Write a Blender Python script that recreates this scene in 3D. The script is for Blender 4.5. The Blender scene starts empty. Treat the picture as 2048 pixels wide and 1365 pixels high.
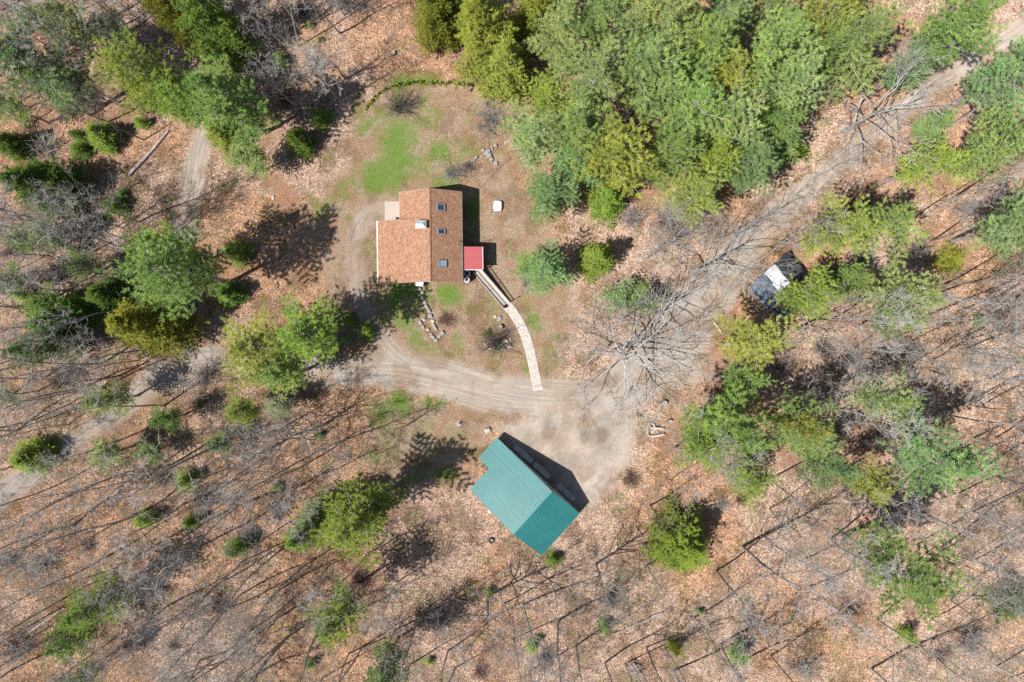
import bpy, math, random
import numpy as np
from mathutils import Vector, Matrix

# ---------------------------------------------------------------- camera, light, exposure
SC = bpy.context.scene
COL = SC.collection
CAM_H = 80.0                       # drone height, metres
PPM = 2048 / 120.0                 # photo pixels per metre on the ground
cam_d = bpy.data.cameras.new('camera')
cam = bpy.data.objects.new('camera', cam_d)
COL.objects.link(cam)
cam.location = (0, 0, CAM_H)
cam.rotation_euler = (0, 0, 0)
cam_d.sensor_width = 36
cam_d.lens = 36 * CAM_H / 120.0
cam_d.clip_end = 5000
SC.camera = cam

SUN_EL = math.radians(56)
SUN_TO = math.radians(29)          # direction the shadows fall, counter-clockwise from +x
world = bpy.data.worlds.new('World')
SC.world = world
world.use_nodes = True
wn = world.node_tree
sky = wn.nodes.new('ShaderNodeTexSky')
sky.sky_type = 'NISHITA'
sky.sun_disc = False
sky.sun_elevation = SUN_EL
_sx, _sy = -math.cos(SUN_TO), -math.sin(SUN_TO)
sky.sun_rotation = math.atan2(_sx, _sy)
wn.links.new(sky.outputs[0], wn.nodes['Background'].inputs[0])
wn.nodes['Background'].inputs[1].default_value = 0.075
sun_d = bpy.data.lights.new('sun', 'SUN')
sun_d.energy = 5.0
sun_d.angle = math.radians(0.5)
sun_d.color = (1.0, 0.96, 0.90)
sun = bpy.data.objects.new('sun', sun_d)
COL.objects.link(sun)
to_sun = Vector((_sx * math.cos(SUN_EL), _sy * math.cos(SUN_EL), math.sin(SUN_EL)))
sun.rotation_euler = to_sun.to_track_quat('Z', 'Y').to_euler()
sun.location = (-40, -20, 60)
SC.view_settings.view_transform = 'Standard'
SC.view_settings.look = 'None'
SC.view_settings.exposure = 0.50
SC.view_settings.gamma = 1
SC.view_settings.use_curve_mapping = False
SC.cycles.use_denoising = False
SC.cycles.max_bounces = 3
SC.cycles.diffuse_bounces = 1
SC.cycles.glossy_bounces = 2
SC.cycles.transmission_bounces = 2
SC.cycles.transparent_max_bounces = 4
SC.cycles.use_adaptive_sampling = True
SC.cycles.adaptive_threshold = 0.02
SC.cycles.caustics_reflective = False
SC.cycles.caustics_refractive = False

R = random.Random(7)
RNG = np.random.default_rng(11)


def G(px, py, z=0.0):
    """photo pixel of a point at height z -> world point"""
    k = (CAM_H - z) / CAM_H / PPM
    return Vector(((px - 1024) * k, (682.5 - py) * k, z))


# ---------------------------------------------------------------- node helper
class NT:
    def __init__(self, name):
        self.m = bpy.data.materials.new(name)
        self.m.use_nodes = True
        self.t = self.m.node_tree
        self.t.nodes.clear()
        self.out = self.t.nodes.new('ShaderNodeOutputMaterial')

    def n(self, typ, ins=None, out=0, **props):
        nd = self.t.nodes.new('ShaderNode' + typ)
        for k, v in props.items():
            setattr(nd, k, v)
        for k, v in (ins or {}).items():
            s = nd.inputs[k]
            if isinstance(v, bpy.types.NodeSocket):
                self.t.links.new(v, s)
            else:
                s.default_value = v
        return nd.outputs[out]

    def attr(self, name, out=2):
        return self.n('Attribute', attribute_name=name, out=out)

    def math(self, op, a, b=0.0, c=0.0):
        return self.n('Math', {0: a, 1: b, 2: c}, operation=op)

    def mix(self, f, a, b, blend='MIX'):
        nd = self.t.nodes.new('ShaderNodeMix')
        nd.data_type = 'RGBA'
        nd.blend_type = blend
        for s, v in ((nd.inputs[0], f), (nd.inputs[6], a), (nd.inputs[7], b)):
            if isinstance(v, bpy.types.NodeSocket):
                self.t.links.new(v, s)
            else:
                s.default_value = v if not isinstance(v, tuple) else (*v, 1) if len(v) == 3 else v
        return nd.outputs[2]

    def ramp(self, f, stops, interp='LINEAR'):
        nd = self.t.nodes.new('ShaderNodeValToRGB')
        cr = nd.color_ramp
        cr.interpolation = interp
        while len(cr.elements) < len(stops):
            cr.elements.new(0.5)
        for e, (p, c) in zip(cr.elements, stops):
            e.position = p
            e.color = (*c, 1) if len(c) == 3 else c
        self.t.links.new(f, nd.inputs[0])
        return nd.outputs[0]

    def step(self, f, lo, hi):
        return self.n('MapRange', {0: f, 1: lo, 2: hi, 3: 0.0, 4: 1.0}, interpolation_type='SMOOTHSTEP')

    def noise(self, vec, scale, detail=3, rough=0.55, out=0, dims='3D'):
        return self.n('TexNoise', {'Vector': vec, 'Scale': scale, 'Detail': detail, 'Roughness': rough}, out=out)

    def finish(self, shader):
        self.t.links.new(shader, self.out.inputs[0])
        return self.m


def simple(name, col, rough=0.7, metal=0.0, var=0.15, scale=3.0, spec=0.4, bump=0.0):
    t = NT(name)
    p = t.n('TexCoord', out=3)
    f = t.noise(p, scale, 4)
    a = tuple(max(0, c * (1 - var)) for c in col)
    b = tuple(min(1, c * (1 + var)) for c in col)
    c = t.ramp(f, [(0.3, a), (0.7, b)])
    ins = {'Base Color': c, 'Roughness': rough, 'Metallic': metal, 'Specular IOR Level': spec}
    if bump:
        ins['Normal'] = t.n('Bump', {'Strength': 0.6, 'Distance': bump, 'Height': t.noise(p, scale * 4, 4)})
    return t.finish(t.n('BsdfPrincipled', ins))


# ---------------------------------------------------------------- materials
def make_ground_material():
    """leaf litter, needle duff, dry lawn, grass, soil and gravel; n_* are noise fields stored on the mesh"""
    t = NT('forest_floor')
    pos = t.n('NewGeometry')
    v1 = t.n('SeparateColor', {0: t.n('TexVoronoi', {'Vector': pos, 'Scale': 10.0}, out=1)})
    vn = t.t.nodes.new('ShaderNodeSeparateColor')
    t.t.links.new(t.n('TexVoronoi', {'Vector': pos, 'Scale': 19.0}, out=1), vn.inputs[0])
    v2, v3 = vn.outputs[0], vn.outputs[1]
    fine = t.noise(pos, 6.5, 3, 0.8)
    med = t.noise(pos, 1.9, 4, 0.72)
    big, mid, mid2, mid3 = t.attr('n_big'), t.attr('n_mid'), t.attr('n_mid_b'), t.attr('n_mid_c')
    mul = lambda c, k: t.mix(1.0, c, k, 'MULTIPLY')
    cen = lambda f, k: t.math('MULTIPLY', t.math('SUBTRACT', f, 0.5), k)
    # leaf litter
    mixl = t.math('ADD', t.math('MULTIPLY', v1, 0.5), t.math('MULTIPLY', v2, 0.5))
    litter = t.ramp(mixl, [(0.10, (0.090, 0.060, 0.045)), (0.34, (0.29, 0.188, 0.130)), (0.58, (0.50, 0.345, 0.250)), (0.86, (0.80, 0.625, 0.505))])
    litter = t.mix(t.step(big, 0.38, 0.62), litter, mul(litter, (0.98, 0.84, 0.70)))
    litter = t.mix(t.step(t.math('ADD', mid, cen(med, 0.4)), 0.46, 0.68), litter, mul(litter, (0.66, 0.61, 0.59)))
    litter = t.mix(t.math('MULTIPLY', t.step(t.math('ADD', mid2, cen(med, 0.5)), 0.58, 0.76), 0.55), litter, (0.20, 0.145, 0.105))
    litter = t.mix(t.step(med, 0.53, 0.70), litter, mul(litter, (0.45, 0.42, 0.41)))
    litter = t.mix(t.math('MULTIPLY', t.step(t.math('ADD', mid3, cen(med, 0.5)), 0.58, 0.78), 0.5), litter, mul(litter, (0.50, 0.66, 0.36)))
    # needle duff under the conifers
    duff = t.ramp(fine, [(0.3, (0.17, 0.085, 0.05)), (0.7, (0.44, 0.245, 0.155))])
    col = t.mix(t.math('MULTIPLY', t.step(t.math('ADD', t.attr('duff'), cen(mid2, 0.9)), 0.30, 0.95), 0.55), litter, duff)
    edge = t.math('ADD', cen(mid2, 0.7), cen(med, 0.5))
    # dry lawn
    straw = t.ramp(t.math('ADD', t.math('MULTIPLY', fine, 0.75), t.math('MULTIPLY', v2, 0.25)), [(0.30, (0.145, 0.100, 0.066)), (0.5, (0.32, 0.232, 0.162)), (0.70, (0.54, 0.415, 0.31))])
    straw = t.mix(t.step(mid2, 0.42, 0.66), straw, mul(straw, (0.94, 0.84, 0.77)))
    straw = t.mix(t.math('MULTIPLY', t.step(t.math('ADD', mid, cen(med, 0.6)), 0.46, 0.72), 0.55), straw, mul(straw, (0.66, 0.78, 0.46)))
    straw = t.mix(t.math('MULTIPLY', t.step(t.math('ADD', mid3, cen(med, 0.5)), 0.52, 0.74), 0.6), straw, mul(straw, (0.60, 0.56, 0.54)))
    lawn = t.step(t.math('ADD', t.attr('lawn'), edge), 0.2, 0.85)
    col = t.mix(lawn, col, straw)
    # green grass
    grass = t.ramp(fine, [(0.30, (0.060, 0.115, 0.018)), (0.5, (0.125, 0.225, 0.038)), (0.75, (0.27, 0.35, 0.10))])
    gm = t.math('ADD', t.attr('green'), t.math('ADD', cen(mid, 1.1), cen(med, 1.5)))
    gm = t.math('MULTIPLY', t.step(gm, 0.15, 1.0), t.n('MapRange', {0: fine, 1: 0.3, 2: 0.6, 3: 0.6, 4: 1.0}))
    col = t.mix(gm, col, grass)
    # bare reddish soil
    soil = t.ramp(fine, [(0.3, (0.25, 0.125, 0.07)), (0.7, (0.43, 0.25, 0.155))])
    col = t.mix(t.math('MULTIPLY', t.step(t.math('ADD', t.attr('soil'), t.math('MULTIPLY', edge, 0.6)), 0.25, 0.75), 0.85), col, soil)
    # gravel road, streaked along its length, mottled in the yard
    uv = t.n('CombineXYZ', {0: t.math('MULTIPLY', t.attr('road_u'), 2.2), 1: t.math('MULTIPLY', t.attr('road_v'), 0.10), 2: 0.0})
    streak = t.noise(uv, 1.6, 4, 0.7)
    yd = t.attr('yard')
    body = t.n('Mix', {0: yd, 2: streak, 3: t.math('ADD', t.math('MULTIPLY', mid2, 0.5), t.math('MULTIPLY', med, 0.5))})
    gr = t.ramp(t.math('ADD', t.math('MULTIPLY', body, 0.62), t.math('ADD', t.math('MULTIPLY', fine, 0.25), t.math('MULTIPLY', v2, 0.13))),
                [(0.28, (0.23, 0.195, 0.165)), (0.48, (0.355, 0.308, 0.262)), (0.70, (0.56, 0.495, 0.43))])
    gr = t.mix(t.step(mid, 0.45, 0.72), gr, mul(gr, (0.82, 0.75, 0.69)))
    gr = t.mix(t.math('MULTIPLY', t.step(v3, 0.70, 0.95), t.step(mid3, 0.48, 0.68)), gr, (0.46, 0.29, 0.19))
    gr = t.mix(t.math('MULTIPLY', t.attr('dark_spot'), 0.8), gr, mul(gr, (0.48, 0.46, 0.45)))
    rm = t.step(t.math('ADD', t.attr('road'), t.math('MULTIPLY', edge, 0.9)), 0.15, 0.85)
    col = t.mix(rm, col, gr)
    h = t.math('ADD', t.math('MULTIPLY', v1, 0.5), t.math('MULTIPLY', v2, 0.3))
    bmp = t.n('Bump', {'Strength': t.math('SUBTRACT', 0.8, t.math('MULTIPLY', rm, 0.6)), 'Distance': 0.07, 'Height': h})
    return t.finish(t.n('BsdfDiffuse', {0: col, 1: 0.6, 'Normal': bmp}))


def make_foliage_material(name, trans=0.35):
    t = NT(name)
    oc = t.n('ObjectInfo', out=1)
    r = t.attr('rnd')
    dk = t.mix(1.0, oc, (0.38, 0.50, 0.50), 'MULTIPLY')
    lt = t.mix(1.0, oc, (1.62, 1.45, 1.15), 'MULTIPLY')
    col = t.mix(r, dk, lt)
    pos = t.n('NewGeometry')
    patch = t.step(t.noise(pos, 0.45, 2), 0.45, 0.68)
    col = t.mix(t.math('MULTIPLY', patch, 0.5), col, t.mix(1.0, col, (1.22, 1.12, 0.85), 'MULTIPLY'))
    d = t.n('BsdfDiffuse', {0: col})
    tr = t.n('BsdfTranslucent', {0: t.mix(1.0, col, (1.15, 1.2, 0.75), 'MULTIPLY')})
    return t.finish(t.n('MixShader', {0: trans, 1: d, 2: tr}))


def make_bark_material(name, dark, light, moss=0.0):
    t = NT(name)
    p = t.n('TexCoord', out=3)
    f = t.noise(p, 2.2, 5, 0.7)
    c = t.ramp(f, [(0.32, dark), (0.66, light)])
    c = t.mix(t.n('MapRange', {0: t.n('ObjectInfo', out=5), 1: 0.0, 2: 1.0, 3: 0.0, 4: 0.5}), c, t.mix(1.0, c, (0.62, 0.58, 0.55), 'MULTIPLY'))
    if moss:
        c = t.mix(t.math('MULTIPLY', t.step(t.noise(p, 0.8, 3), 0.55, 0.7), moss), c, (0.16, 0.17, 0.08))
    return t.finish(t.n('BsdfPrincipled', {'Base Color': c, 'Roughness': 0.9, 'Specular IOR Level': 0.15}))


def make_shingle_material():
    t = NT('asphalt_shingles')
    sp = t.n('TexCoord', out=3)
    xyz = t.t.nodes.new('ShaderNodeSeparateXYZ')
    t.t.links.new(sp, xyz.inputs[0])
    v = t.n('CombineXYZ', {0: xyz.outputs[1], 1: t.math('MULTIPLY', xyz.outputs[0], 1.12), 2: 0.0})
    br = t.n('TexBrick', {'Vector': v, 'Color1': (0.27, 0.138, 0.082, 1), 'Color2': (0.40, 0.225, 0.142, 1), 'Mortar': (0.20, 0.10, 0.06, 1),
                          'Scale': 1.0, 'Mortar Size': 0.012, 'Bias': -0.05, 'Brick Width': 0.24, 'Row Height': 0.15}, offset=0.37)
    vc = t.n('SeparateColor', {0: t.n('TexVoronoi', {'Vector': v, 'Scale': 9.0}, out=1)})
    c = t.mix(t.math('MULTIPLY', t.step(vc, 0.55, 0.95), 0.5), br, (0.54, 0.35, 0.245))
    c = t.mix(t.math('MULTIPLY', t.step(t.noise(sp, 0.35, 4), 0.48, 0.75), 0.25), c, t.mix(1.0, c, (0.74, 0.72, 0.74), 'MULTIPLY'))
    b = t.n('Bump', {'Strength': 0.5, 'Distance': 0.02, 'Height': vc})
    return t.finish(t.n('BsdfPrincipled', {'Base Color': c, 'Roughness': 0.9, 'Specular IOR Level': 0.2, 'Normal': b}))


def make_metal_roof(name, col, rough, fade, coat=0.0):
    t = NT(name)
    p = t.n('TexCoord', out=3)
    f = t.noise(p, 0.35, 4, 0.6)
    c = t.mix(t.math('MULTIPLY', t.step(f, 0.35, 0.75), 0.5), (*col, 1), (*fade, 1))
    st = t.noise(p, 5.0, 5, 0.7)
    c = t.mix(t.math('MULTIPLY', t.step(st, 0.56, 0.75), 0.18), c, (0.30, 0.28, 0.24))
    rr = t.n('MapRange', {0: st, 1: 0.3, 2: 0.7, 3: rough - 0.05, 4: rough + 0.06})
    return t.finish(t.n('BsdfPrincipled', {'Base Color': c, 'Roughness': rr, 'Specular IOR Level': 0.6, 'Coat Weight': coat, 'Coat Roughness': 0.5, 'Coat IOR': 1.65}))


M = {}
M['ground'] = make_ground_material()
M['needles'] = make_foliage_material('conifer_foliage', 0.24)
M['leafbits'] = make_foliage_material('leaf_blades', 0.3)
M['bark_grey'] = make_bark_material('grey_bark', (0.18, 0.165, 0.15), (0.50, 0.465, 0.435))
M['bark_pale'] = make_bark_material('pale_bark', (0.25, 0.235, 0.22), (0.55, 0.52, 0.49))
M['bark_dark'] = make_bark_material('dark_bark', (0.085, 0.07, 0.06), (0.27, 0.235, 0.215), 0.3)
M['bark_red'] = make_bark_material('reddish_twigs', (0.12, 0.07, 0.055), (0.30, 0.19, 0.15))
M['shingle'] = make_shingle_material()
M['green_metal'] = make_metal_roof('teal_metal_roof', (0.005, 0.150, 0.148), 0.45, (0.030, 0.215, 0.205), 1.0)
M['red_metal'] = make_metal_roof('red_metal_roof', (0.43, 0.095, 0.105), 0.5, (0.47, 0.125, 0.13))
M['white'] = simple('white_paint', (0.78, 0.78, 0.76), 0.5, var=0.06)
M['siding'] = simple('tan_siding', (0.42, 0.34, 0.26), 0.8)
M['glass'] = None
t = NT('skylight_glass')
M['glass'] = t.finish(t.n('BsdfPrincipled', {'Base Color': (0.03, 0.05, 0.075, 1), 'Roughness': t.n('MapRange', {0: t.noise(t.n('TexCoord', out=3), 3.0), 3: 0.04, 4: 0.14}), 'Specular IOR Level': 0.9}))
M['shade'] = simple('pale_blind', (0.26, 0.34, 0.44), 0.25, var=0.05, spec=0.8)
M['zinc'] = simple('zinc_sheet', (0.66, 0.70, 0.74), 0.4, metal=0.25, var=0.06)
M['brick'] = simple('chimney_brick', (0.30, 0.16, 0.11), 0.9, var=0.3, scale=6)
M['black_metal'] = simple('black_metal', (0.015, 0.015, 0.017), 0.5, var=0.2)
M['grey_metal'] = simple('grey_frame', (0.20, 0.21, 0.22), 0.45, var=0.1)
M['concrete'] = simple('concrete', (0.44, 0.37, 0.32), 0.9, var=0.14, scale=4, bump=0.01)
M['apron'] = simple('apron_concrete', (0.50, 0.45, 0.40), 0.9, var=0.2, scale=3, bump=0.01)
M['plank'] = simple('weathered_plank', (0.54, 0.47, 0.41), 0.85, var=0.22, scale=5)
M['plank_dark'] = simple('ramp_timber', (0.24, 0.19, 0.15), 0.85, var=0.25, scale=5)
M['stone'] = simple('field_stone', (0.31, 0.288, 0.265), 0.9, var=0.3, scale=3, bump=0.03)
M['stone_tan'] = simple('tan_stone', (0.55, 0.43, 0.32), 0.9, var=0.3, scale=3, bump=0.03)
M['tarp_black'] = simple('black_tarp', (0.035, 0.037, 0.042), 0.38, var=0.35, scale=2, spec=0.6)
M['tarp_white'] = simple('white_tarp', (0.50, 0.51, 0.53), 0.5, var=0.2, scale=2)
M['tarp_blue'] = simple('blue_tarp', (0.095, 0.125, 0.165), 0.4, var=0.5, scale=2, spec=0.7)
M['tarp_bright'] = simple('bright_blue_tarp', (0.03, 0.14, 0.34), 0.35, var=0.3, scale=2, spec=0.6)
M['rubber'] = simple('rubber', (0.02, 0.02, 0.02), 0.7, var=0.2)
M['wood_pale'] = simple('barkless_wood', (0.47, 0.41, 0.35), 0.85, var=0.25, scale=3)
M['wood_grey'] = simple('weathered_log', (0.36, 0.31, 0.28), 0.9, var=0.35, scale=2)
M['yellow'] = simple('daffodil_yellow', (0.80, 0.62, 0.03), 0.6, var=0.15)
M['door'] = simple('door_paint', (0.50, 0.53, 0.60), 0.5, var=0.06)


def paver_material():
    t = NT('concrete_paver')
    rnd = t.n('ObjectInfo', out=5)
    p = t.n('NewGeometry')
    c = t.mix(rnd, (0.45, 0.395, 0.355), (0.56, 0.51, 0.47))
    c = t.mix(t.math('MULTIPLY', t.step(t.noise(p, 1.2, 5, 0.75), 0.48, 0.78), 0.5), c, (0.33, 0.275, 0.23))
    return t.finish(t.n('BsdfPrincipled', {'Base Color': c, 'Roughness': 0.9, 'Specular IOR Level': 0.2}))


M['paver'] = paver_material()


# ---------------------------------------------------------------- object helpers
def props(o, label=None, cat=None, group=None, kind=None):
    if label: o['label'] = label
    if cat: o['category'] = cat
    if group: o['group'] = group
    if kind: o['kind'] = kind
    return o


def link(name, mesh, parent=None, loc=None, rot=None):
    o = bpy.data.objects.new(name, mesh)
    COL.objects.link(o)
    if parent is not None:
        o.parent = parent
    if loc is not None:
        o.location = loc
    if rot is not None:
        o.rotation_euler = rot if not isinstance(rot, (int, float)) else (0, 0, rot)
    return o


def empty(name, loc=(0, 0, 0), rz=0.0, label=None, cat=None, group=None):
    o = link(name, None, None, loc, rz)
    o.empty_display_size = 0.3
    return props(o, label, cat, group)


class MB:
    def __init__(self):
        self.v, self.f = [], []

    def poly(self, pts):
        k = len(self.v)
        self.v += [tuple(p) for p in pts]
        self.f.append(tuple(range(k, k + len(pts))))
        return self

    def box(self, cx, cy, cz, sx, sy, sz, rz=0.0, taper=1.0):
        k = len(self.v)
        c, s = math.cos(rz), math.sin(rz)
        for dz in (-1, 1):
            tp = taper if dz > 0 else 1.0
            for dx, dy in ((-1, -1), (1, -1), (1, 1), (-1, 1)):
                x, y = dx * sx / 2 * tp, dy * sy / 2 * tp
                self.v.append((cx + x * c - y * s, cy + x * s + y * c, cz + dz * sz / 2))
        self.f += [tuple(k + i for i in q) for q in ((3, 2, 1, 0), (4, 5, 6, 7), (0, 1, 5, 4), (1, 2, 6, 5), (2, 3, 7, 6), (3, 0, 4, 7))]
        return self

    def bar(self, a, b, w, h):
        """rectangular bar from a to b, h measured upward"""
        a, b = Vector(a), Vector(b)
        d = (b - a)
        side = Vector((-d.y, d.x, 0))
        side = side.normalized() * w / 2 if side.length > 1e-6 else Vector((w / 2, 0, 0))
        up = d.cross(side).normalized() * (-h / 2)
        if abs(d.x) + abs(d.y) < 1e-6:
            up = Vector((0, h / 2, 0))
        k = len(self.v)
        for p in (a, b):
            for s1, s2 in ((-1, -1), (1, -1), (1, 1), (-1, 1)):
                self.v.append(tuple(p + side * s1 + up * s2))
        self.f += [tuple(k + i for i in q) for q in ((0, 1, 2, 3), (7, 6, 5, 4), (0, 4, 5, 1), (1, 5, 6, 2), (2, 6, 7, 3), (3, 7, 4, 0))]
        return self

    def slab(self, pts, th):
        """prism: polygon pts (top, ccw from above) extruded straight down by th"""
        k, n = len(self.v), len(pts)
        self.v += [tuple(p) for p in pts] + [(p[0], p[1], p[2] - th) for p in pts]
        self.f.append(tuple(range(k, k + n)))
        self.f.append(tuple(range(k + 2 * n - 1, k + n - 1, -1)))
        for i in range(n):
            j = (i + 1) % n
            self.f.append((k + i, k + n + i, k + n + j, k + j))
        return self

    def prism(self, poly, z0, z1):
        return self.slab([(x, y, z1) for x, y in poly], z1 - z0)

    def tube(self, pts, rad, sides=6, cap=True):
        pts = [Vector(p) for p in pts]
        n = len(pts)
        k0 = len(self.v)
        ref = Vector((0.31, 0.17, 0.93))
        for i, p in enumerate(pts):
            d = pts[min(i + 1, n - 1)] - pts[max(i - 1, 0)]
            if d.length < 1e-9:
                d = Vector((0, 0, 1))
            d.normalize()
            rr = ref if abs(d.dot(ref)) < 0.95 else Vector((1, 0, 0))
            u = d.cross(rr).normalized()
            w = d.cross(u)
            r = rad[i] if isinstance(rad, (list, tuple)) else rad
            for s in range(sides):
                a = 2 * math.pi * s / sides
                q = p + (u * math.cos(a) + w * math.sin(a)) * r
                self.v.append((q.x, q.y, q.z))
        for i in range(n - 1):
            for s in range(sides):
                a, b = k0 + i * sides + s, k0 + i * sides + (s + 1) % sides
                self.f.append((a, b, b + sides, a + sides))
        if cap:
            self.f.append(tuple(k0 + s for s in reversed(range(sides))))
            self.f.append(tuple(k0 + (n - 1) * sides + s for s in range(sides)))
        return self

    def lathe(self, cx, cy, prof, sides=20):
        k0 = len(self.v)
        for r, z in prof:
            for s in range(sides):
                a = 2 * math.pi * s / sides
                self.v.append((cx + r * math.cos(a), cy + r * math.sin(a), z))
        for i in range(len(prof) - 1):
            for s in range(sides):
                a, b = k0 + i * sides + s, k0 + i * sides + (s + 1) % sides
                self.f.append((a, b, b + sides, a + sides))
        self.f.append(tuple(k0 + s for s in reversed(range(sides))))
        self.f.append(tuple(k0 + (len(prof) - 1) * sides + s for s in range(sides)))
        return self

    def mesh(self, name, mat, smooth=False):
        me = bpy.data.meshes.new(name)
        me.from_pydata(self.v, [], self.f)
        if mat is not None:
            me.materials.append(mat)
        if smooth:
            me.polygons.foreach_set('use_smooth', [True] * len(me.polygons))
        me.update()
        return me

    def build(self, name, mat, parent=None, loc=None, rot=None, smooth=False):
        return link(name, self.mesh(name, mat, smooth), parent, loc, rot)


def rock_mesh(seed, sx, sy, sz, mat, flat=0.5):
    rr = random.Random(seed)
    b = MB()
    n, m = 9, 5
    prof = []
    for j in range(m + 1):
        th = math.pi * j / m
        for i in range(n):
            a = 2 * math.pi * i / n + rr.uniform(-.15, .15)
            k = 1 + rr.uniform(-0.16, 0.16)
            ex = 0.55
            c, s = math.cos(a), math.sin(a)
            c = math.copysign(abs(c) ** ex, c)
            s = math.copysign(abs(s) ** ex, s)
            z = -math.cos(th)
            rad = math.sin(th) ** 0.6 if 0 < j < m else 0.0
            b.v.append((c * rad * sx / 2 * k, s * rad * sy / 2 * k, z * sz / 2 * (1 + rr.uniform(-.08, .08))))
    for j in range(m):
        for i in range(n):
            a, c2 = j * n + i, j * n + (i + 1) % n
            b.f.append((a, c2, c2 + n, a + n))
    return b.mesh('rock', mat)


# ---------------------------------------------------------------- ground, road, lawn (one sheet split along its surfaces)
def axis(lo, hi, step, far):
    a = list(np.arange(lo, hi + step / 2, step))
    d, x = step, hi
    while x < far:
        d *= 1.5
        x += d
        a.append(x)
    d, x = step, lo
    pre = []
    while x > -far:
        d *= 1.5
        x -= d
        pre.append(x)
    return np.array(pre[::-1] + a)


def seg_dist(X, Y, pts):
    """distance, signed side, run length and local half width for a polyline of (x, y, halfwidth)"""
    best = np.full(X.shape, 1e9)
    U = np.zeros(X.shape); V = np.zeros(X.shape); W = np.ones(X.shape)
    run = 0.0
    for (x0, y0, w0), (x1, y1, w1) in zip(pts[:-1], pts[1:]):
        dx, dy = x1 - x0, y1 - y0
        L = math.hypot(dx, dy)
        t_ = np.clip(((X - x0) * dx + (Y - y0) * dy) / (L * L), 0, 1)
        px, py = x0 + t_ * dx, y0 + t_ * dy
        d = np.hypot(X - px, Y - py)
        sd = ((X - x0) * dy - (Y - y0) * dx) / L
        m = d < best
        best = np.where(m, d, best)
        U = np.where(m, sd, U)
        V = np.where(m, run + t_ * L, V)
        W = np.where(m, w0 + (w1 - w0) * t_, W)
        run += L
    return best, U, V, W


def poly_mask(X, Y, px_poly, soft):
    P = [G(*p) for p in px_poly]
    inside = np.zeros(X.shape, bool)
    d = np.full(X.shape, 1e9)
    n = len(P)
    for i in range(n):
        a, b = P[i], P[(i + 1) % n]
        cond = (a.y > Y) != (b.y > Y)
        xi = (b.x - a.x) * (Y - a.y) / ((b.y - a.y) if abs(b.y - a.y) > 1e-9 else 1e-9) + a.x
        inside ^= cond & (X < xi)
        dx, dy = b.x - a.x, b.y - a.y
        t_ = np.clip(((X - a.x) * dx + (Y - a.y) * dy) / (dx * dx + dy * dy), 0, 1)
        d = np.minimum(d, np.hypot(X - a.x - t_ * dx, Y - a.y - t_ * dy))
    sd = np.where(inside, d, -d)
    return np.clip(0.5 + sd / soft * 0.5, 0, 1)


def path(px_list):
    out = []
    for x, y, w in px_list:
        g = G(x, y)
        out.append((g.x, g.y, w / PPM))
    # smooth
    for _ in range(2):
        q = [out[0]]
        for a, b in zip(out[:-1], out[1:]):
            q.append(tuple(a[i] * .75 + b[i] * .25 for i in range(3)))
            q.append(tuple(a[i] * .25 + b[i] * .75 for i in range(3)))
        q.append(out[-1])
        out = q
    return out


ROADS = [
    path([(2140, -10, 20), (2048, 55, 20), (1985, 92, 19), (1910, 142, 18), (1830, 195, 18), (1740, 275, 19), (1650, 348, 20), (1590, 402, 22),
          (1520, 460, 32), (1450, 545, 44), (1390, 625, 55), (1335, 700, 58), (1270, 765, 52), (1190, 800, 42), (1100, 802, 34)]),
    path([(1230, 800, 44), (1100, 800, 38), (980, 786, 38), (880, 757, 40), (800, 740, 38), (700, 742, 30), (620, 741, 28), (520, 728, 27), (440, 716, 27),
          (370, 722, 27), (310, 758, 24), (260, 802, 21), (200, 850, 20), (130, 892, 20), (60, 950, 21), (-30, 1015, 28), (-120, 1080, 28)]),
    path([(835, 742, 26), (775, 700, 28), (738, 640, 26), (712, 560, 24), (705, 480, 24), (728, 435, 26), (775, 415, 22)]),
    path([(445, 180, 14), (420, 235, 17), (402, 280, 18), (391, 330, 20), (382, 380, 21), (374, 440, 21), (366, 520, 19), (362, 620, 18), (380, 712, 18)]),
]
YARD = [(1000, 862), (1060, 815), (1160, 790), (1240, 800), (1270, 840), (1258, 920), (1225, 985), (1180, 1008), (1120, 975), (1060, 915)]
YARD2 = [(1265, 690), (1330, 630), (1400, 600), (1440, 630), (1420, 720), (1400, 770), (1330, 790), (1270, 780)]
LAWN = [(690, 300), (715, 215), (760, 168), (850, 158), (950, 165), (1060, 190), (1050, 250), (1010, 300), (1060, 400), (1130, 470), (1165, 620), (1130, 700),
        (1120, 775), (1000, 775), (900, 742), (800, 722), (690, 690), (640, 560), (600, 430), (650, 370)]
LAWN2 = [(735, 780), (820, 785), (910, 800), (1000, 828), (985, 890), (915, 950), (850, 985), (760, 990), (725, 920), (720, 840)]
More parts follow.
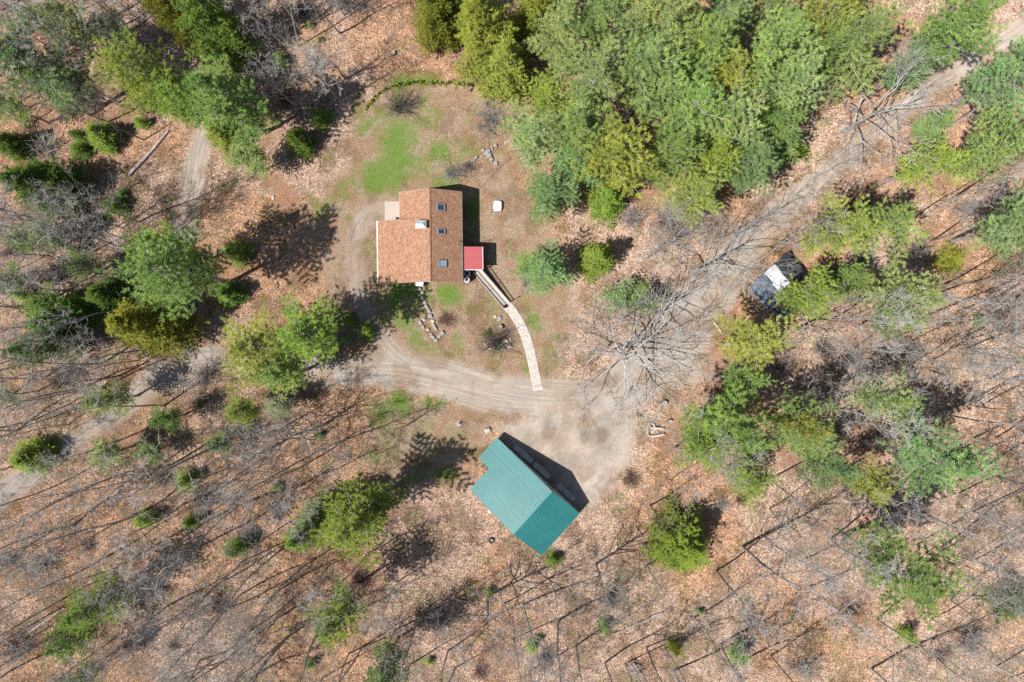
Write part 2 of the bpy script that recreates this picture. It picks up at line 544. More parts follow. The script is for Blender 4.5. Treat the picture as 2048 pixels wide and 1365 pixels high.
GREENS = [  # px, py, rx, ry, strength
    (795, 295, 64, 84, .92), (765, 345, 58, 52, .8), (850, 215, 38, 40, .7), (800, 225, 30, 35, .6), (870, 320, 50, 45, .6), (735, 250, 25, 40, .5), (790, 365, 30, 30, .8),
    (895, 355, 40, 20, .7), (860, 390, 30, 20, .6), (895, 592, 42, 18, .75), (945, 440, 14, 65, .75), (985, 505, 14, 20, .6), (800, 590, 45, 30, .85), (770, 610, 40, 35, .6), (820, 650, 30, 40, .6),
    (915, 688, 18, 34, .75), (865, 695, 22, 18, .7), (925, 722, 20, 20, .5), (1058, 612, 14, 26, .85), (1072, 645, 18, 30, .75), (1042, 600, 10, 14, .6), (1052, 735, 8, 30, .6),
    (1125, 595, 22, 22, .55), (1130, 640, 16, 22, .6), (795, 815, 55, 28, .8), (860, 805, 45, 18, .75), (780, 870, 45, 40, .65), (850, 870, 35, 40, .55), (745, 910, 20, 35, .6), (800, 960, 50, 25, .45), (880, 950, 40, 20, .4),
    (690, 640, 24, 40, .5), (700, 420, 22, 26, .4), (640, 400, 30, 30, .35), (748, 560, 10, 60, .45), (1265, 965, 26, 22, .35), (1240, 1000, 14, 20, .45), (1095, 1120, 30, 14, .35), (830, 165, 90, 14, .55), (1060, 330, 14, 14, .4), (1415, 330, 20, 18, .4)]
SOILS = [(566, 395, 30, 34, .9), (1445, 615, 55, 42, .6), (745, 625, 40, 60, .0), (1480, 560, 30, 30, .35)]
DARK_SPOTS = [(750, 615, 46, 60, .6), (1205, 862, 26, 30, .5), (820, 405, 40, 16, .7), (1330, 690, 70, 60, .45), (1180, 770, 60, 16, .4), (700, 500, 16, 60, .35)]  # darker gravel; the first blob paints a pine's cast shadow into it


def blobs(X, Y, lst):
    m = np.zeros(X.shape)
    for px, py, rx, ry, s in lst:
        g = G(px, py)
        q = ((X - g.x) / (rx / PPM)) ** 2 + ((Y - g.y) / (ry / PPM)) ** 2
        m = np.maximum(m, s * np.exp(-q * 0.8))
    return m


def fields(X, Y):
    road = np.zeros(X.shape); U = np.zeros(X.shape); V = np.zeros(X.shape)
    bestd = np.full(X.shape, 1e9)
    for k, P in enumerate(ROADS):
        d, u, v, w = seg_dist(X, Y, P)
        m = np.clip(0.5 + (w - d) / 1.6, 0, 1)
        if k == 2:
            m = m * 0.55
        road = np.maximum(road, m)
        c = (d - w) < bestd
        bestd = np.where(c, d - w, bestd)
        U = np.where(c, u, U); V = np.where(c, v + 100 * k, V)
    road = np.maximum(road, poly_mask(X, Y, YARD, 1.8))
    road = np.maximum(road, 0.85 * poly_mask(X, Y, YARD2, 3.0))
    lawn = np.maximum(poly_mask(X, Y, LAWN, 2.4), poly_mask(X, Y, LAWN2, 2.2))
    return road, U, V, lawn


def field_at(x, y):
    r_, _, _, l_ = fields(np.array([x]), np.array([y]))
    return float(r_[0]), float(l_[0])


def ground_z(X, Y, road, lawn):
    k = 1 - np.clip(np.maximum(road, lawn) * 1.6, 0, 1)
    z = 0.16 * np.sin(X * 0.21 + 1.3) * np.cos(Y * 0.17 + 0.4) + 0.08 * np.sin(X * 0.55 + Y * 0.43)
    return z * k


def gz(x, y):
    r_, _, _, l_ = fields(np.array([x]), np.array([y]))
    return float(ground_z(np.array([x]), np.array([y]), r_, l_)[0])


def fbm(X, Y, freq, seed, octaves=4, gain=0.6):
    """value noise on the ground mesh, 0..1"""
    g = np.random.default_rng(seed).random((256, 256))
    out = np.zeros(X.shape); amp, tot = 1.0, 0.0
    for o in range(octaves):
        x = X * freq + 37.3 * o; y = Y * freq + 11.7 * o
        xi, yi = np.floor(x).astype(int), np.floor(y).astype(int)
        fx, fy = x - xi, y - yi
        fx, fy = fx * fx * (3 - 2 * fx), fy * fy * (3 - 2 * fy)
        c = lambda i, j: g[(xi + i) % 256, (yi + j) % 256]
        v = (c(0, 0) * (1 - fx) + c(1, 0) * fx) * (1 - fy) + (c(0, 1) * (1 - fx) + c(1, 1) * fx) * fy
        out += v * amp; tot += amp
        amp *= gain; freq *= 2.03
    v = out / tot
    return np.clip(0.5 + (v - 0.5) * 1.25, 0, 1)


def build_ground(conifer_spots):
    xs = axis(-64, 64, 0.32, 1500)
    ys = axis(-44, 44, 0.32, 1500)
    X, Y = np.meshgrid(xs, ys)
    road, U, V, lawn = fields(X, Y)
    Z = ground_z(X, Y, road, lawn)
    far = (np.abs(X) > 90) | (np.abs(Y) > 70)
    Z = np.where(far, 0.0, Z)
    rough = (1 - np.clip(np.maximum(road, lawn), 0, 1)) * (~far)
    Z = Z + RNG.normal(0, 0.018, X.shape) * rough
    duff = np.zeros(X.shape)
    for x, y, r in conifer_spots:
        sl = np.hypot(X - x, Y - y)
        duff = np.maximum(duff, np.exp(-(sl / (r * 1.0)) ** 2))
    green = blobs(X, Y, GREENS); soil = blobs(X, Y, SOILS); dark_spot = blobs(X, Y, DARK_SPOTS)
    ny, nx = X.shape
    idx = np.arange(nx * ny).reshape(ny, nx)
    quads = np.stack([idx[:-1, :-1], idx[:-1, 1:], idx[1:, 1:], idx[1:, :-1]], -1).reshape(-1, 4)
    rc = road.ravel()[quads].mean(1)
    lc = lawn.ravel()[quads].mean(1)
    cls = np.where(rc > 0.5, 1, np.where(lc > 0.5, 2, 0))
    co = np.stack([X.ravel(), Y.ravel(), Z.ravel()], -1)
    at = dict(road=road, road_u=U, road_v=V, lawn=lawn, green=green, soil=soil, dark_spot=dark_spot, duff=duff,
              yard=np.maximum(poly_mask(X, Y, YARD, 2.0), poly_mask(X, Y, YARD2, 3.0)),
              n_big=fbm(X, Y, 0.09, 1, 3), n_mid=fbm(X, Y, 0.45, 2), n_mid_b=fbm(X, Y, 0.7, 3), n_mid_c=fbm(X, Y, 0.55, 4))
    for k, name in ((0, 'ground'), (1, 'dirt_road'), (2, 'lawn')):
        q = quads[cls == k]
        used, inv = np.unique(q, return_inverse=True)
        me = bpy.data.meshes.new(name)
        me.vertices.add(len(used)); me.loops.add(q.size); me.polygons.add(len(q))
        me.vertices.foreach_set('co', co[used].ravel())
        me.loops.foreach_set('vertex_index', inv.ravel().astype(np.int32))
        me.polygons.foreach_set('loop_start', np.arange(0, q.size, 4, dtype=np.int32))
        me.polygons.foreach_set('use_smooth', np.ones(len(q), bool))
        for an, av in at.items():
            a = me.attributes.new(an, 'FLOAT', 'POINT')
            a.data.foreach_set('value', av.ravel()[used].astype(np.float32))
        me.materials.append(M['ground'])
        me.update(); me.validate()
        props(link(name, me), kind='structure')


# ---------------------------------------------------------------- tree meshes
def mesh_from_tris(name, co, mat, rnd=None):
    me = bpy.data.meshes.new(name)
    n = len(co) // 3
    me.vertices.add(len(co)); me.loops.add(len(co)); me.polygons.add(n)
    me.vertices.foreach_set('co', co.astype(np.float32).ravel())
    me.loops.foreach_set('vertex_index', np.arange(len(co), dtype=np.int32))
    me.polygons.foreach_set('loop_start', np.arange(0, len(co), 3, dtype=np.int32))
    if rnd is not None:
        a = me.attributes.new('rnd', 'FLOAT', 'POINT')
        a.data.foreach_set('value', rnd.astype(np.float32))
    me.materials.append(mat)
    me.update()
    return me


def unit(a):
    return a / np.maximum(np.linalg.norm(a, axis=-1, keepdims=True), 1e-9)


def tufts(P, D, S, K, length, width, spread, rng, mat, name, clump_rnd=None, flat=0.72):
    """K slim needle sprays at each tuft point P, fanned about direction D"""
    n = len(P)
    d = unit(D[:, None, :] + rng.normal(0, spread, (n, K, 3)))
    L = (length * S)[:, None, None] * rng.uniform(0.65, 1.25, (n, K, 1))
    w = unit(np.cross(d, np.array([-.25, -.15, 1.0]) + rng.normal(0, flat, (n, K, 3)))) * (width * S)[:, None, None] * rng.uniform(0.6, 1.3, (n, K, 1))
    p = P[:, None, :] + rng.normal(0, 0.05, (n, K, 3))
    tri = np.stack([p - w * 0.5, p + w * 0.5, p + d * L], 2).reshape(-1, 3)
    r = rng.uniform(0, 1, n) if clump_rnd is None else clump_rnd
    rr = np.clip(r[:, None] * 0.75 + rng.uniform(0, 0.35, (n, K)), 0, 1)
    rr = np.repeat(rr.ravel(), 3)
    return mesh_from_tris(name, tri, mat, rr)


def make_conifer(seed, kind):
    """unit tree: height 18 (pine) or 13 (hemlock); returns (trunk mesh, foliage mesh, height, radius)"""
    rr = random.Random(seed)
    rng = np.random.default_rng(seed)
    if kind == 'pine':
        H, RAD, c0, dz = 18.0, 4.0, rr.uniform(0.30, 0.42), 0.80
    elif kind == 'hemlock':
        H, RAD, c0, dz = 13.0, 4.0, 0.08, 0.46
    else:
        H, RAD, c0, dz = 3.0, 1.0, 0.06, 0.28
    wood = MB()
    bend = (rr.uniform(-.4, .4), rr.uniform(-.4, .4))
    ax = lambda z: Vector((bend[0] * (z / H) ** 2 + 0.12 * math.sin(z * .5 + seed), bend[1] * (z / H) ** 2 + 0.12 * math.cos(z * .45 + seed), z)) if kind != 'sapling' else Vector((0, 0, z))
    r0 = {'pine': 0.24, 'hemlock': 0.19, 'sapling': 0.035}[kind]
    zz = [H * i / 10 for i in range(11)]
    zz[0] = -0.25 if kind != 'sapling' else -0.08
    wood.tube([ax(z) if z > 0 else Vector((0, 0, z)) for z in zz], [r0 * (1 - 0.93 * i / 10) * (1.25 if i == 0 else 1) for i in range(11)], 7)
    P, D, S, C = [], [], [], []
    lean = rr.uniform(0, 6.28)
    if kind == 'pine':        # dead lower limbs
        for _ in range(9):
            z = rr.uniform(0.16, c0 + .05) * H
            a = rr.uniform(0, 6.28)
            o = ax(z)
            L = rr.uniform(.8, 2.2)
            wood.tube([o, o + Vector((math.cos(a) * L * .6, math.sin(a) * L * .6, .1)), o + Vector((math.cos(a) * L, math.sin(a) * L, -.1))], [.03, .02, .008], 3, False)
    z = c0 * H
    while z < H * 0.985:
        t_ = (z / H - c0) / (1 - c0)
        if kind == 'pine':
            prof = (0.55 + 0.62 * t_) if t_ < 0.42 else 0.81 * (1.06 - ((t_ - 0.42) / 0.60) ** 1.45)
            prof = max(prof, 0.10)
            n = rr.randint(4, 6)
            up = 0.10 + 0.75 * t_ ** 1.5
        else:
            prof = (1 - t_) ** 0.72 * (1.0 if t_ > .12 else 0.75 + 2 * t_)
            prof = max(prof, 0.06)
            n = rr.randint(6, 8) if kind == 'hemlock' else rr.randint(4, 6)
            up = 0.02 + 0.45 * t_
        a0 = rr.uniform(0, 6.28)
        for i in range(n):
            a = a0 + 6.283 * i / n + rr.uniform(-.35, .35)
            if kind == 'pine':
                L = RAD * prof * rr.uniform(0.50, 1.28) * (1 + 0.22 * math.cos(a - lean) + 0.16 * math.cos(3 * a + lean * 2))
                if rr.random() < 0.14:
                    continue
            else:
                if rr.random() < 0.12:
                    continue
                L = RAD * prof * rr.uniform(0.52, 1.25) * (1 + 0.16 * math.cos(a - lean) + 0.12 * math.cos(3 * a + lean))
                if kind == 'sapling':
                    L *= rr.uniform(0.6, 1.25)
            L = max(L, 0.2 if kind != 'sapling' else 0.08)
            o = ax(z + rr.uniform(-.15, .15) * dz)
            dirh = Vector((math.cos(a), math.sin(a), 0))
            side = Vector((-math.sin(a), math.cos(a), 0))
            curve = rr.uniform(-.12, .12)
            droop = (0.05 if kind == 'pine' else 0.20)

            def bp(s, L=L, o=o, dirh=dirh, side=side, up=up, curve=curve, droop=droop):
                return o + dirh * (L * s) + side * (curve * L * s * s) + Vector((0, 0, L * (up * s - droop * s * s)))
            rb = {'pine': 0.045, 'hemlock': 0.028, 'sapling': 0.01}[kind] * (0.4 + L / RAD)
            wood.tube([bp(0), bp(.5), bp(.95)], [rb, rb * .6, rb * .2], 3, False)
            crnd = rr.random()
            tw, tf, s0, lat = {'pine': (0.66, 0.21, 0.20, 0.40), 'hemlock': (0.50, 0.19, 0.28, 0.34), 'sapling': (0.22, 0.11, 0.10, 0.45)}[kind]
            s, sg = s0, 1
            while s <= 1.0:       # side twigs, alternating, each a row of needle tufts
                c = bp(s)
                tang = (bp(min(1, s + .05)) - bp(s - .05)).normalized()
                wl = max(L * lat * (1.15 - s) * (0.45 + 0.9 * s) * rr.uniform(.7, 1.3), tf)
                if s > 0.93:
                    twigs = [(tang, tf * 2)]
                else:
                    twigs = [((tang * 0.75 + side * sg_ + Vector((0, 0, rr.uniform(-.12, .22) if kind == 'pine' else rr.uniform(-.22, .08)))).normalized(), wl) for sg_ in (1, -1)]
                trnd = rr.random()
                for td, tl in twigs:
                    q, m = c + td * 0.06, max(1, int(tl / tf))
                    for j in range(m + 1):
                        P.append(q + td * (tl * j / m) + Vector((rr.gauss(0, .035), rr.gauss(0, .035), rr.gauss(0, .03))))
                        D.append(td + Vector((0, 0, 0.45 if kind == 'pine' else 0.10)))
                        S.append(rr.uniform(.8, 1.2) * (1.0 if kind != 'sapling' else .8))
                        C.append(min(1, max(0, crnd * .30 + trnd * .50 + rr.random() * .2)))
                s += tw / max(L, .3) * rr.uniform(.8, 1.2)
        z += dz * rr.uniform(.8, 1.2) * (1.0 if kind != 'pine' else (1.15 - 0.35 * t_))
    tp = ax(H)
    for _ in range(6 if kind != 'sapling' else 3):
        P.append(tp + Vector((rr.gauss(0, .08), rr.gauss(0, .08), -rr.uniform(0, .5) * (H / 18)))); D.append(Vector((rr.gauss(0, .3), rr.gauss(0, .3), 1))); S.append(1); C.append(.6)
    P = np.array([tuple(p) for p in P]); D = np.array([tuple(d.normalized()) for d in D]); S = np.array(S); C = np.array(C)
    if kind == 'pine':
        fol = tufts(P, D, S, 24, 0.32, 0.045, 0.62, rng, M['needles'], 'pine_foliage', C)
    elif kind == 'hemlock':
        fol = tufts(P, D, S, 18, 0.29, 0.052, 0.58, rng, M['needles'], 'hemlock_foliage', C)
    else:
        fol = tufts(P, D, S, 9, 0.17, 0.045, 0.55, rng, M['needles'], 'sapling_foliage', C)
    bark = M['bark_dark'] if kind == 'hemlock' else M['bark_grey'] if kind == 'pine' else M['bark_dark']
    return wood.mesh('trunk', bark), fol, H, RAD


def make_bare(seed, style):
    """leafless broadleaf tree; returns (trunk mesh, branch mesh, height, radius)"""
    rr = random.Random(seed)
    trunk, br = MB(), MB()
    if style == 'forest':
        H, RAD, c0, r0, nl = 20.0, 3.9, rr.uniform(.26, .46), rr.uniform(.10, .17), 14
    elif style == 'spread':
        H, RAD, c0, r0, nl = 15.0, 8.0, .20, .30, 15
    else:
        H, RAD, c0, r0, nl = 8.0, 1.9, .30, .075, 10
    ph = rr.uniform(0, 6)
    amp = 0.38 if style == 'forest' else 0.14

    def ax(z):
        k = z / H
        return Vector((amp * (math.sin(k * 5 + ph) + .16 * math.sin(k * 13 + ph * 3)) * k * 1.5, amp * (math.cos(k * 4.2 + ph * 2) + .16 * math.cos(k * 11 + ph)) * k * 1.5, z))
    top = H * (0.97 if style != 'spread' else 0.62)
    n = 12
    trunk.tube([Vector((0, 0, -.25))] + [ax(top * i / n) for i in range(n + 1)], [r0 * 1.35] + [r0 * (1 - 0.88 * (i / n) ** 1.1) for i in range(n + 1)], 7)
    thin = 0.55 if style == 'small' else 1.0

    def branch(o, d, L, r, lvl, bend_up):
        segs = 5 if lvl == 0 else 4 if lvl == 1 else 3 if lvl == 2 else 2
        pts, rad = [o], [r]
        p, dd = o, d.normalized()
        for i in range(segs):
            dd = (dd + Vector((rr.gauss(0, .17), rr.gauss(0, .17), rr.gauss(0, .13) + bend_up))).normalized()
            p = p + dd * (L / segs)
            pts.append(p)
            rad.append(max(r * (1 - .80 * (i + 1) / segs), (0.009 if style != 'spread' else 0.013) * thin))
        br.tube(pts, rad, 5 if lvl == 0 else 4 if lvl == 1 else 3, False)
        if lvl >= 3:
            return
        cnt = {0: rr.randint(5, 7), 1: rr.randint(4, 5), 2: rr.randint(1, 3)}[lvl]
        if style == 'spread':
            cnt = {0: rr.randint(6, 8), 1: rr.randint(3, 4), 2: rr.randint(1, 2)}[lvl]
        if style == 'small' and lvl == 2:
            return
        for i in range(cnt):
            s = rr.uniform(.28, 1.0) * segs
            k = min(int(s), segs - 1)
            q = pts[k].lerp(pts[k + 1], s - k)
            bd = (pts[k + 1] - pts[k]).normalized()
            rnd = Vector((rr.gauss(0, 1), rr.gauss(0, 1), rr.gauss(0, .75)))
            rnd = (rnd - bd * rnd.dot(bd))
            rnd = rnd.normalized() if rnd.length > 1e-6 else Vector((0, 0, 1))
            nd = bd * rr.uniform(.7, 1.1) + rnd * rr.uniform(.6, 1.0)
            rq = rad[k] * rr.uniform(.45, .7)
            branch(q, nd, L * (rr.uniform(.36, .60) if style != 'spread' else rr.uniform(.40, .72)) * (1.1 - .4 * s / segs), max(rq, 0.012 * thin), lvl + 1, bend_up * .6)
    for i in range(nl):
        k = c0 + (1 - c0) * (i + rr.random()) / nl
        o = ax(min(top, top * k))
        a = i * 2.4 + rr.uniform(-.5, .5)
        if style == 'forest':
            tilt = rr.uniform(.55, 1.0) * (1.15 - .6 * (k - c0) / (1 - c0))
            L = RAD * rr.uniform(.8, 1.35) * (1.15 - .5 * (k - c0) / (1 - c0))
            bu = .10
        elif style == 'spread':
            tilt = rr.uniform(.5, 1.3)
            L = RAD * rr.uniform(.75, 1.15)
            bu = .02 if rr.random() < .6 else -.05
        else:
            tilt = rr.uniform(.5, .9)
            L = RAD * rr.uniform(.7, 1.2)
            bu = .10
        d = Vector((math.sin(tilt) * math.cos(a), math.sin(tilt) * math.sin(a), math.cos(tilt)))
        branch(o, d, L, r0 * (.42 if style != 'spread' else .44) * rr.uniform(.7, 1.1) * (1.1 - .5 * k), 0, bu)
    return trunk, br, H, RAD


def make_shrub(seed, mat, dense=46, hgt=1.6, rad=1.3):
    rr = random.Random(seed)
    b = MB()
    for i in range(dense):
        a = rr.uniform(0, 6.283)
        tl = rr.uniform(.1, 1.15)
        d = Vector((math.sin(tl) * math.cos(a) * rad / hgt * 1.2, math.sin(tl) * math.sin(a) * rad / hgt * 1.2, math.cos(tl) * .9 + .2))
        L = hgt * rr.uniform(.55, 1.05)
        o = Vector((rr.gauss(0, .12), rr.gauss(0, .12), -.05))
        pts = [o]
        for k in range(3):
            d = (d + Vector((rr.gauss(0, .16), rr.gauss(0, .16), rr.gauss(0, .1)))).normalized()
            pts.append(pts[-1] + d * L / 3)
        b.tube(pts, [.022, .016, .011, .006], 3, False)
        for j in range(5):
            s = rr.uniform(.3, 1) * 3
            k = min(int(s), 2)
            q = pts[k].lerp(pts[k + 1], s - k)
            e = (d + Vector((rr.gauss(0, .7), rr.gauss(0, .7), rr.gauss(0, .4)))).normalized()
            b.tube([q, q + e * L * .18, q + (e + Vector((rr.gauss(0, .3), rr.gauss(0, .3), .1))) * L * .33], [.011, .009, .005], 3, False)
    return b.mesh('twigs', mat)


# ---------------------------------------------------------------- labels by place
CELL = [
    ['in the upper left corner woods', 'among the trees above the narrow lane', 'behind the daffodil lawn at the top', 'in the dense stand above the road', 'by the upper right end of road'],
    ['in woods left of the narrow lane', 'between narrow lane and brown house', 'around the brown house lawn', 'between house and tarp shed', 'right of the tarp shed'],
    ['by the left bend of the drive', 'below the left half of drive', 'between drive and green roof', 'right of the gravel yard', 'at right edge below the shed'],
    ['in the lower left corner woods', 'left of the green roofed garage', 'below the green roofed garage', 'below and right of the garage', 'in the lower right corner woods']]
ORD = ['leftmost', 'second from left', 'third from left', 'fourth from left', 'fifth from left', 'sixth from left', 'seventh from left', 'eighth from left', 'ninth from left', 'tenth from left',
       'eleventh from left', 'twelfth from left', 'thirteenth from left', 'fourteenth from left', 'fifteenth from left', 'sixteenth from left', 'seventeenth from left', 'eighteenth from left']
PLACED = []      # (object, noun, adjective, photo x, photo y)


def placed(o, noun, adj, px, py):
    PLACED.append((o, noun, adj, px, py))


def write_labels():
    cells = {}
    for o, noun, adj, px, py in PLACED:
        c = (min(4, max(0, int(px / 410))), min(3, max(0, int(py / 341.5))), noun)
        cells.setdefault(c, []).append((px, py, o, adj))
    for (cx, cy, noun), lst in cells.items():
        rows = [('', lst)]
        if len(lst) > 9:          # large sets are told apart in rows as well
            k = 2 if len(lst) <= 18 else 3
            lst.sort(key=lambda e: e[1])
            m = -(-len(lst) // k)
            nm = ['upper row', 'lower row'] if k == 2 else ['upper row', 'middle row', 'lower row']
            rows = [(nm[i] + ' ', lst[i * m:(i + 1) * m]) for i in range(k)]
        for rn, sub in rows:
            sub.sort(key=lambda e: e[0])
            for i, (px, py, o, adj) in enumerate(sub):
                if len(lst) == 1:
                    o['label'] = f'{adj} {noun}, the only one {CELL[cy][cx]}'
                else:
                    od = ORD[i] if i < len(sub) - 1 else 'rightmost'
                    o['label'] = f'{adj} {noun} {CELL[cy][cx]}, {rn}{od}'


# ================================================================= CONIFERS
GREEN = (.240, .362, .126); BLUE = (.212, .345, .165); PALE = (.290, .390, .168); YEL = (.335, .395, .105); OLIVE = (.275, .300, .066); DARK = (.140, .228, .058); BRIGHT = (.265, .380, .088); GOLD = (.42, .45, .12); MOSS = (.185, .262, .058)
TINTNAME = {GREEN: 'mid green', BLUE: 'bluish green', PALE: 'pale green', YEL: 'yellow green', OLIVE: 'olive green', DARK: 'dark green', BRIGHT: 'bright green', GOLD: 'yellow tinged', MOSS: 'moss green'}
CONIFERS = [  # crown centre px, crown radius px, height m, kind, tint
    (78, 138, 84, 18, 'p', BLUE), (300, 165, 74, 18, 'p', YEL), (452, 200, 84, 18, 'p', GREEN), (375, 215, 60, 15, 'p', BRIGHT), (430, 55, 74, 15, 'h', DARK), (345, 20, 55, 15, 'h', OLIVE),
    (445, 265, 40, 6, 'h', YEL), (500, 318, 42, 8, 'p', PALE), (82, 372, 76, 10, 'h', DARK), (205, 275, 36, 4.5, 'h', BRIGHT), (150, 50, 55, 12, 'p', PALE), (15, 285, 36, 6, 'h', DARK),
    (600, 285, 34, 4.5, 'h', DARK), (365, 545, 88, 20, 'p', GREEN), (338, 492, 52, 17, 'p', BRIGHT), (310, 650, 78, 13, 'h', OLIVE), (520, 690, 84, 16, 'p', YEL), (625, 670, 80, 16, 'p', BRIGHT), (570, 745, 60, 13, 'p', GREEN),
    (125, 645, 80, 9, 'h', DARK), (70, 700, 48, 12, 'p', PALE), (215, 585, 46, 6, 'h', DARK), (470, 505, 30, 4, 'h', BRIGHT), (455, 590, 34, 4.5, 'h', DARK), (215, 800, 40, 10, 'p', PALE), (335, 838, 32, 7, 'p', GREEN), (490, 825, 40, 9, 'p', YEL),
    (58, 915, 46, 5, 'h', BRIGHT), (8, 790, 32, 9, 'p', GREEN), (225, 905, 42, 7, 'p', PALE), (195, 1205, 56, 13, 'p', BRIGHT), (150, 1275, 42, 11, 'p', GREEN),
    (705, 1045, 84, 17, 'p', YEL), (625, 1045, 56, 13, 'h', BRIGHT), (765, 1000, 46, 10, 'p', GREEN), (680, 1220, 64, 14, 'p', BRIGHT), (770, 1345, 46, 14, 'p', GREEN), (165, 1355, 34, 9, 'p', GREEN),
    (1365, 1090, 74, 8, 'h', MOSS), (1790, 1135, 96, 18, 'p', GREEN), (1840, 915, 92, 18, 'p', BLUE), (1750, 795, 62, 16, 'p', PALE), (1595, 855, 74, 16, 'p', GREEN), (1588, 848, 26, 18, 'p', GOLD), (1440, 850, 94, 17, 'p', GREEN), (1400, 880, 60, 13, 'p', BRIGHT),
    (1495, 690, 76, 14, 'p', YEL), (1480, 760, 50, 12, 'p', GREEN), (1495, 955, 48, 11, 'p', BRIGHT), (1612, 590, 58, 11, 'p', BRIGHT), (1795, 590, 72, 16, 'p', PALE), (1670, 465, 66, 16, 'p', YEL), (1755, 455, 66, 16, 'p', GREEN),
    (1720, 960, 52, 13, 'p', YEL), (1650, 930, 50, 14, 'p', BLUE), (2030, 455, 74, 17, 'p', BLUE), (1990, 300, 80, 18, 'p', PALE), (2005, 155, 84, 18, 'p', BLUE), (1845, 330, 56, 13, 'p', BRIGHT), (1880, 75, 90, 18, 'p', GREEN), (1860, 255, 42, 8, 'p', GREEN), (1815, 140, 50, 12, 'p', BLUE), (1785, 650, 40, 12, 'p', GREEN),
    # the dense stand
    (868, 40, 56, 13, 'h', OLIVE), (965, 75, 84, 15, 'h', OLIVE), (1010, 140, 62, 13, 'h', YEL), (1075, 25, 66, 14, 'h', OLIVE), (900, 10, 50, 13, 'h', DARK),
    (1130, 90, 74, 17, 'p', PALE), (1185, 175, 78, 17, 'p', PALE), (1215, 50, 84, 18, 'p', GREEN), (1320, 55, 88, 19, 'p', PALE), (1400, 110, 80, 18, 'p', GREEN), (1290, 165, 82, 18, 'p', PALE), (1440, 35, 66, 16, 'p', BLUE),
    (1095, 205, 58, 12, 'p', BRIGHT), (1060, 285, 66, 14, 'p', PALE), (1150, 275, 80, 17, 'p', GREEN), (1095, 385, 58, 13, 'p', BLUE), (1225, 325, 80, 17, 'p', YEL), (1210, 400, 46, 8, 'h', BRIGHT), (1385, 400, 66, 14, 'p', YEL), (1365, 235, 80, 18, 'p', GREEN), (1145, 340, 62, 14, 'p', BLUE),
    (1445, 160, 54, 15, 'p', YEL), (1445, 255, 70, 17, 'p', PALE), (1490, 330, 66, 15, 'p', BLUE), (1540, 110, 80, 18, 'p', GREEN), (1575, 185, 70, 17, 'p', PALE), (1640, 40, 80, 18, 'p', YEL), (1690, 105, 84, 18, 'p', PALE), (1545, 255, 52, 13, 'p', GREEN), (1330, 320, 70, 16, 'p', GREEN), (1620, 130, 60, 16, 'p', GREEN), (1530, 20, 62, 16, 'p', PALE), (1420, 330, 54, 14, 'p', BRIGHT),
    (100, 468, 40, 7, 'p', PALE), (172, 532, 34, 6, 'p', PALE), (45, 482, 36, 7, 'p', GREEN), (20, 565, 38, 7, 'p', PALE), (92, 612, 34, 6, 'p', GREEN), (560, 812, 34, 6, 'p', PALE), (440, 885, 32, 5, 'p', PALE), (300, 905, 30, 5, 'p', PALE), (225, 60, 44, 8, 'p', PALE), (90, 45, 40, 8, 'p', PALE), (30, 215, 40, 9, 'p', PALE), (1560, 300, 40, 9, 'p', PALE), (1700, 560, 46, 9, 'p', GREEN), (1290, 600, 36, 5, 'p', GREEN),
    (1100, 545, 56, 9, 'p', BLUE), (1195, 515, 44, 8, 'h', BRIGHT), (1240, 600, 44, 4, 'p', BLUE), (1060, 530, 34, 6, 'p', GREEN),
]
SAPLINGS = [(230, 412, 25, 3.0, DARK), (195, 440, 13, 1.8, DARK), (160, 300, 26, 3.2, DARK), (280, 245, 18, 2.6, BRIGHT), (640, 235, 26, 3.6, DARK), (245, 390, 12, 1.6, GREEN), (150, 270, 14, 2.5, DARK), (370, 962, 24, 3.6, BRIGHT), (290, 1040, 28, 4, BRIGHT), (380, 1045, 22, 3.2, DARK),
            (470, 1100, 28, 4.5, DARK), (1105, 1122, 17, 2.4, BRIGHT), (980, 1186, 11, 1.5, GREEN), (1065, 1293, 19, 3, BRIGHT), (858, 1325, 11, 1.4, YEL), (1210, 1255, 16, 2.4, GREEN), (1820, 1275, 22, 4, BRIGHT), (1480, 1310, 26, 4, GREEN), (1350, 1300, 16, 3, OLIVE),
            (2020, 1210, 38, 5, DARK), (1400, 1225, 10, 1.4, GREEN), (1900, 520, 28, 3.6, OLIVE), (1440, 80, 14, 2, GREEN), 
            (550, 975, 12, 1.8, GREEN), (640, 870, 10, 1.5, DARK), (640, 80, 7, .9, DARK), (735, 665, 18, 2.4, BRIGHT), (700, 640, 20, 3, DARK), (690, 680, 14, 2, GREEN),
            (620, 50, 9, 1.2, GREEN), (560, 120, 20, 3.2, DARK), (1960, 640, 14, 2, GREEN), (1700, 560, 16, 2.4, DARK), (1560, 320, 20, 3, DARK), (40, 590, 20, 3, GREEN), (90, 460, 22, 3.4, GREEN), (150, 500, 18, 3, PALE), (620, 1330, 14, 2.4, GREEN), (1745, 375, 12, 1.6, DARK), (1600, 300, 16, 2.4, BRIGHT)]

pine_lib = [make_conifer(100 + i, 'pine') for i in range(6)]
hem_lib = [make_conifer(200 + i, 'hemlock') for i in range(3)]
sap_lib = [make_conifer(300 + i, 'sapling') for i in range(4)]
con_spots = []
tree_px = []
FRAC = 0.60


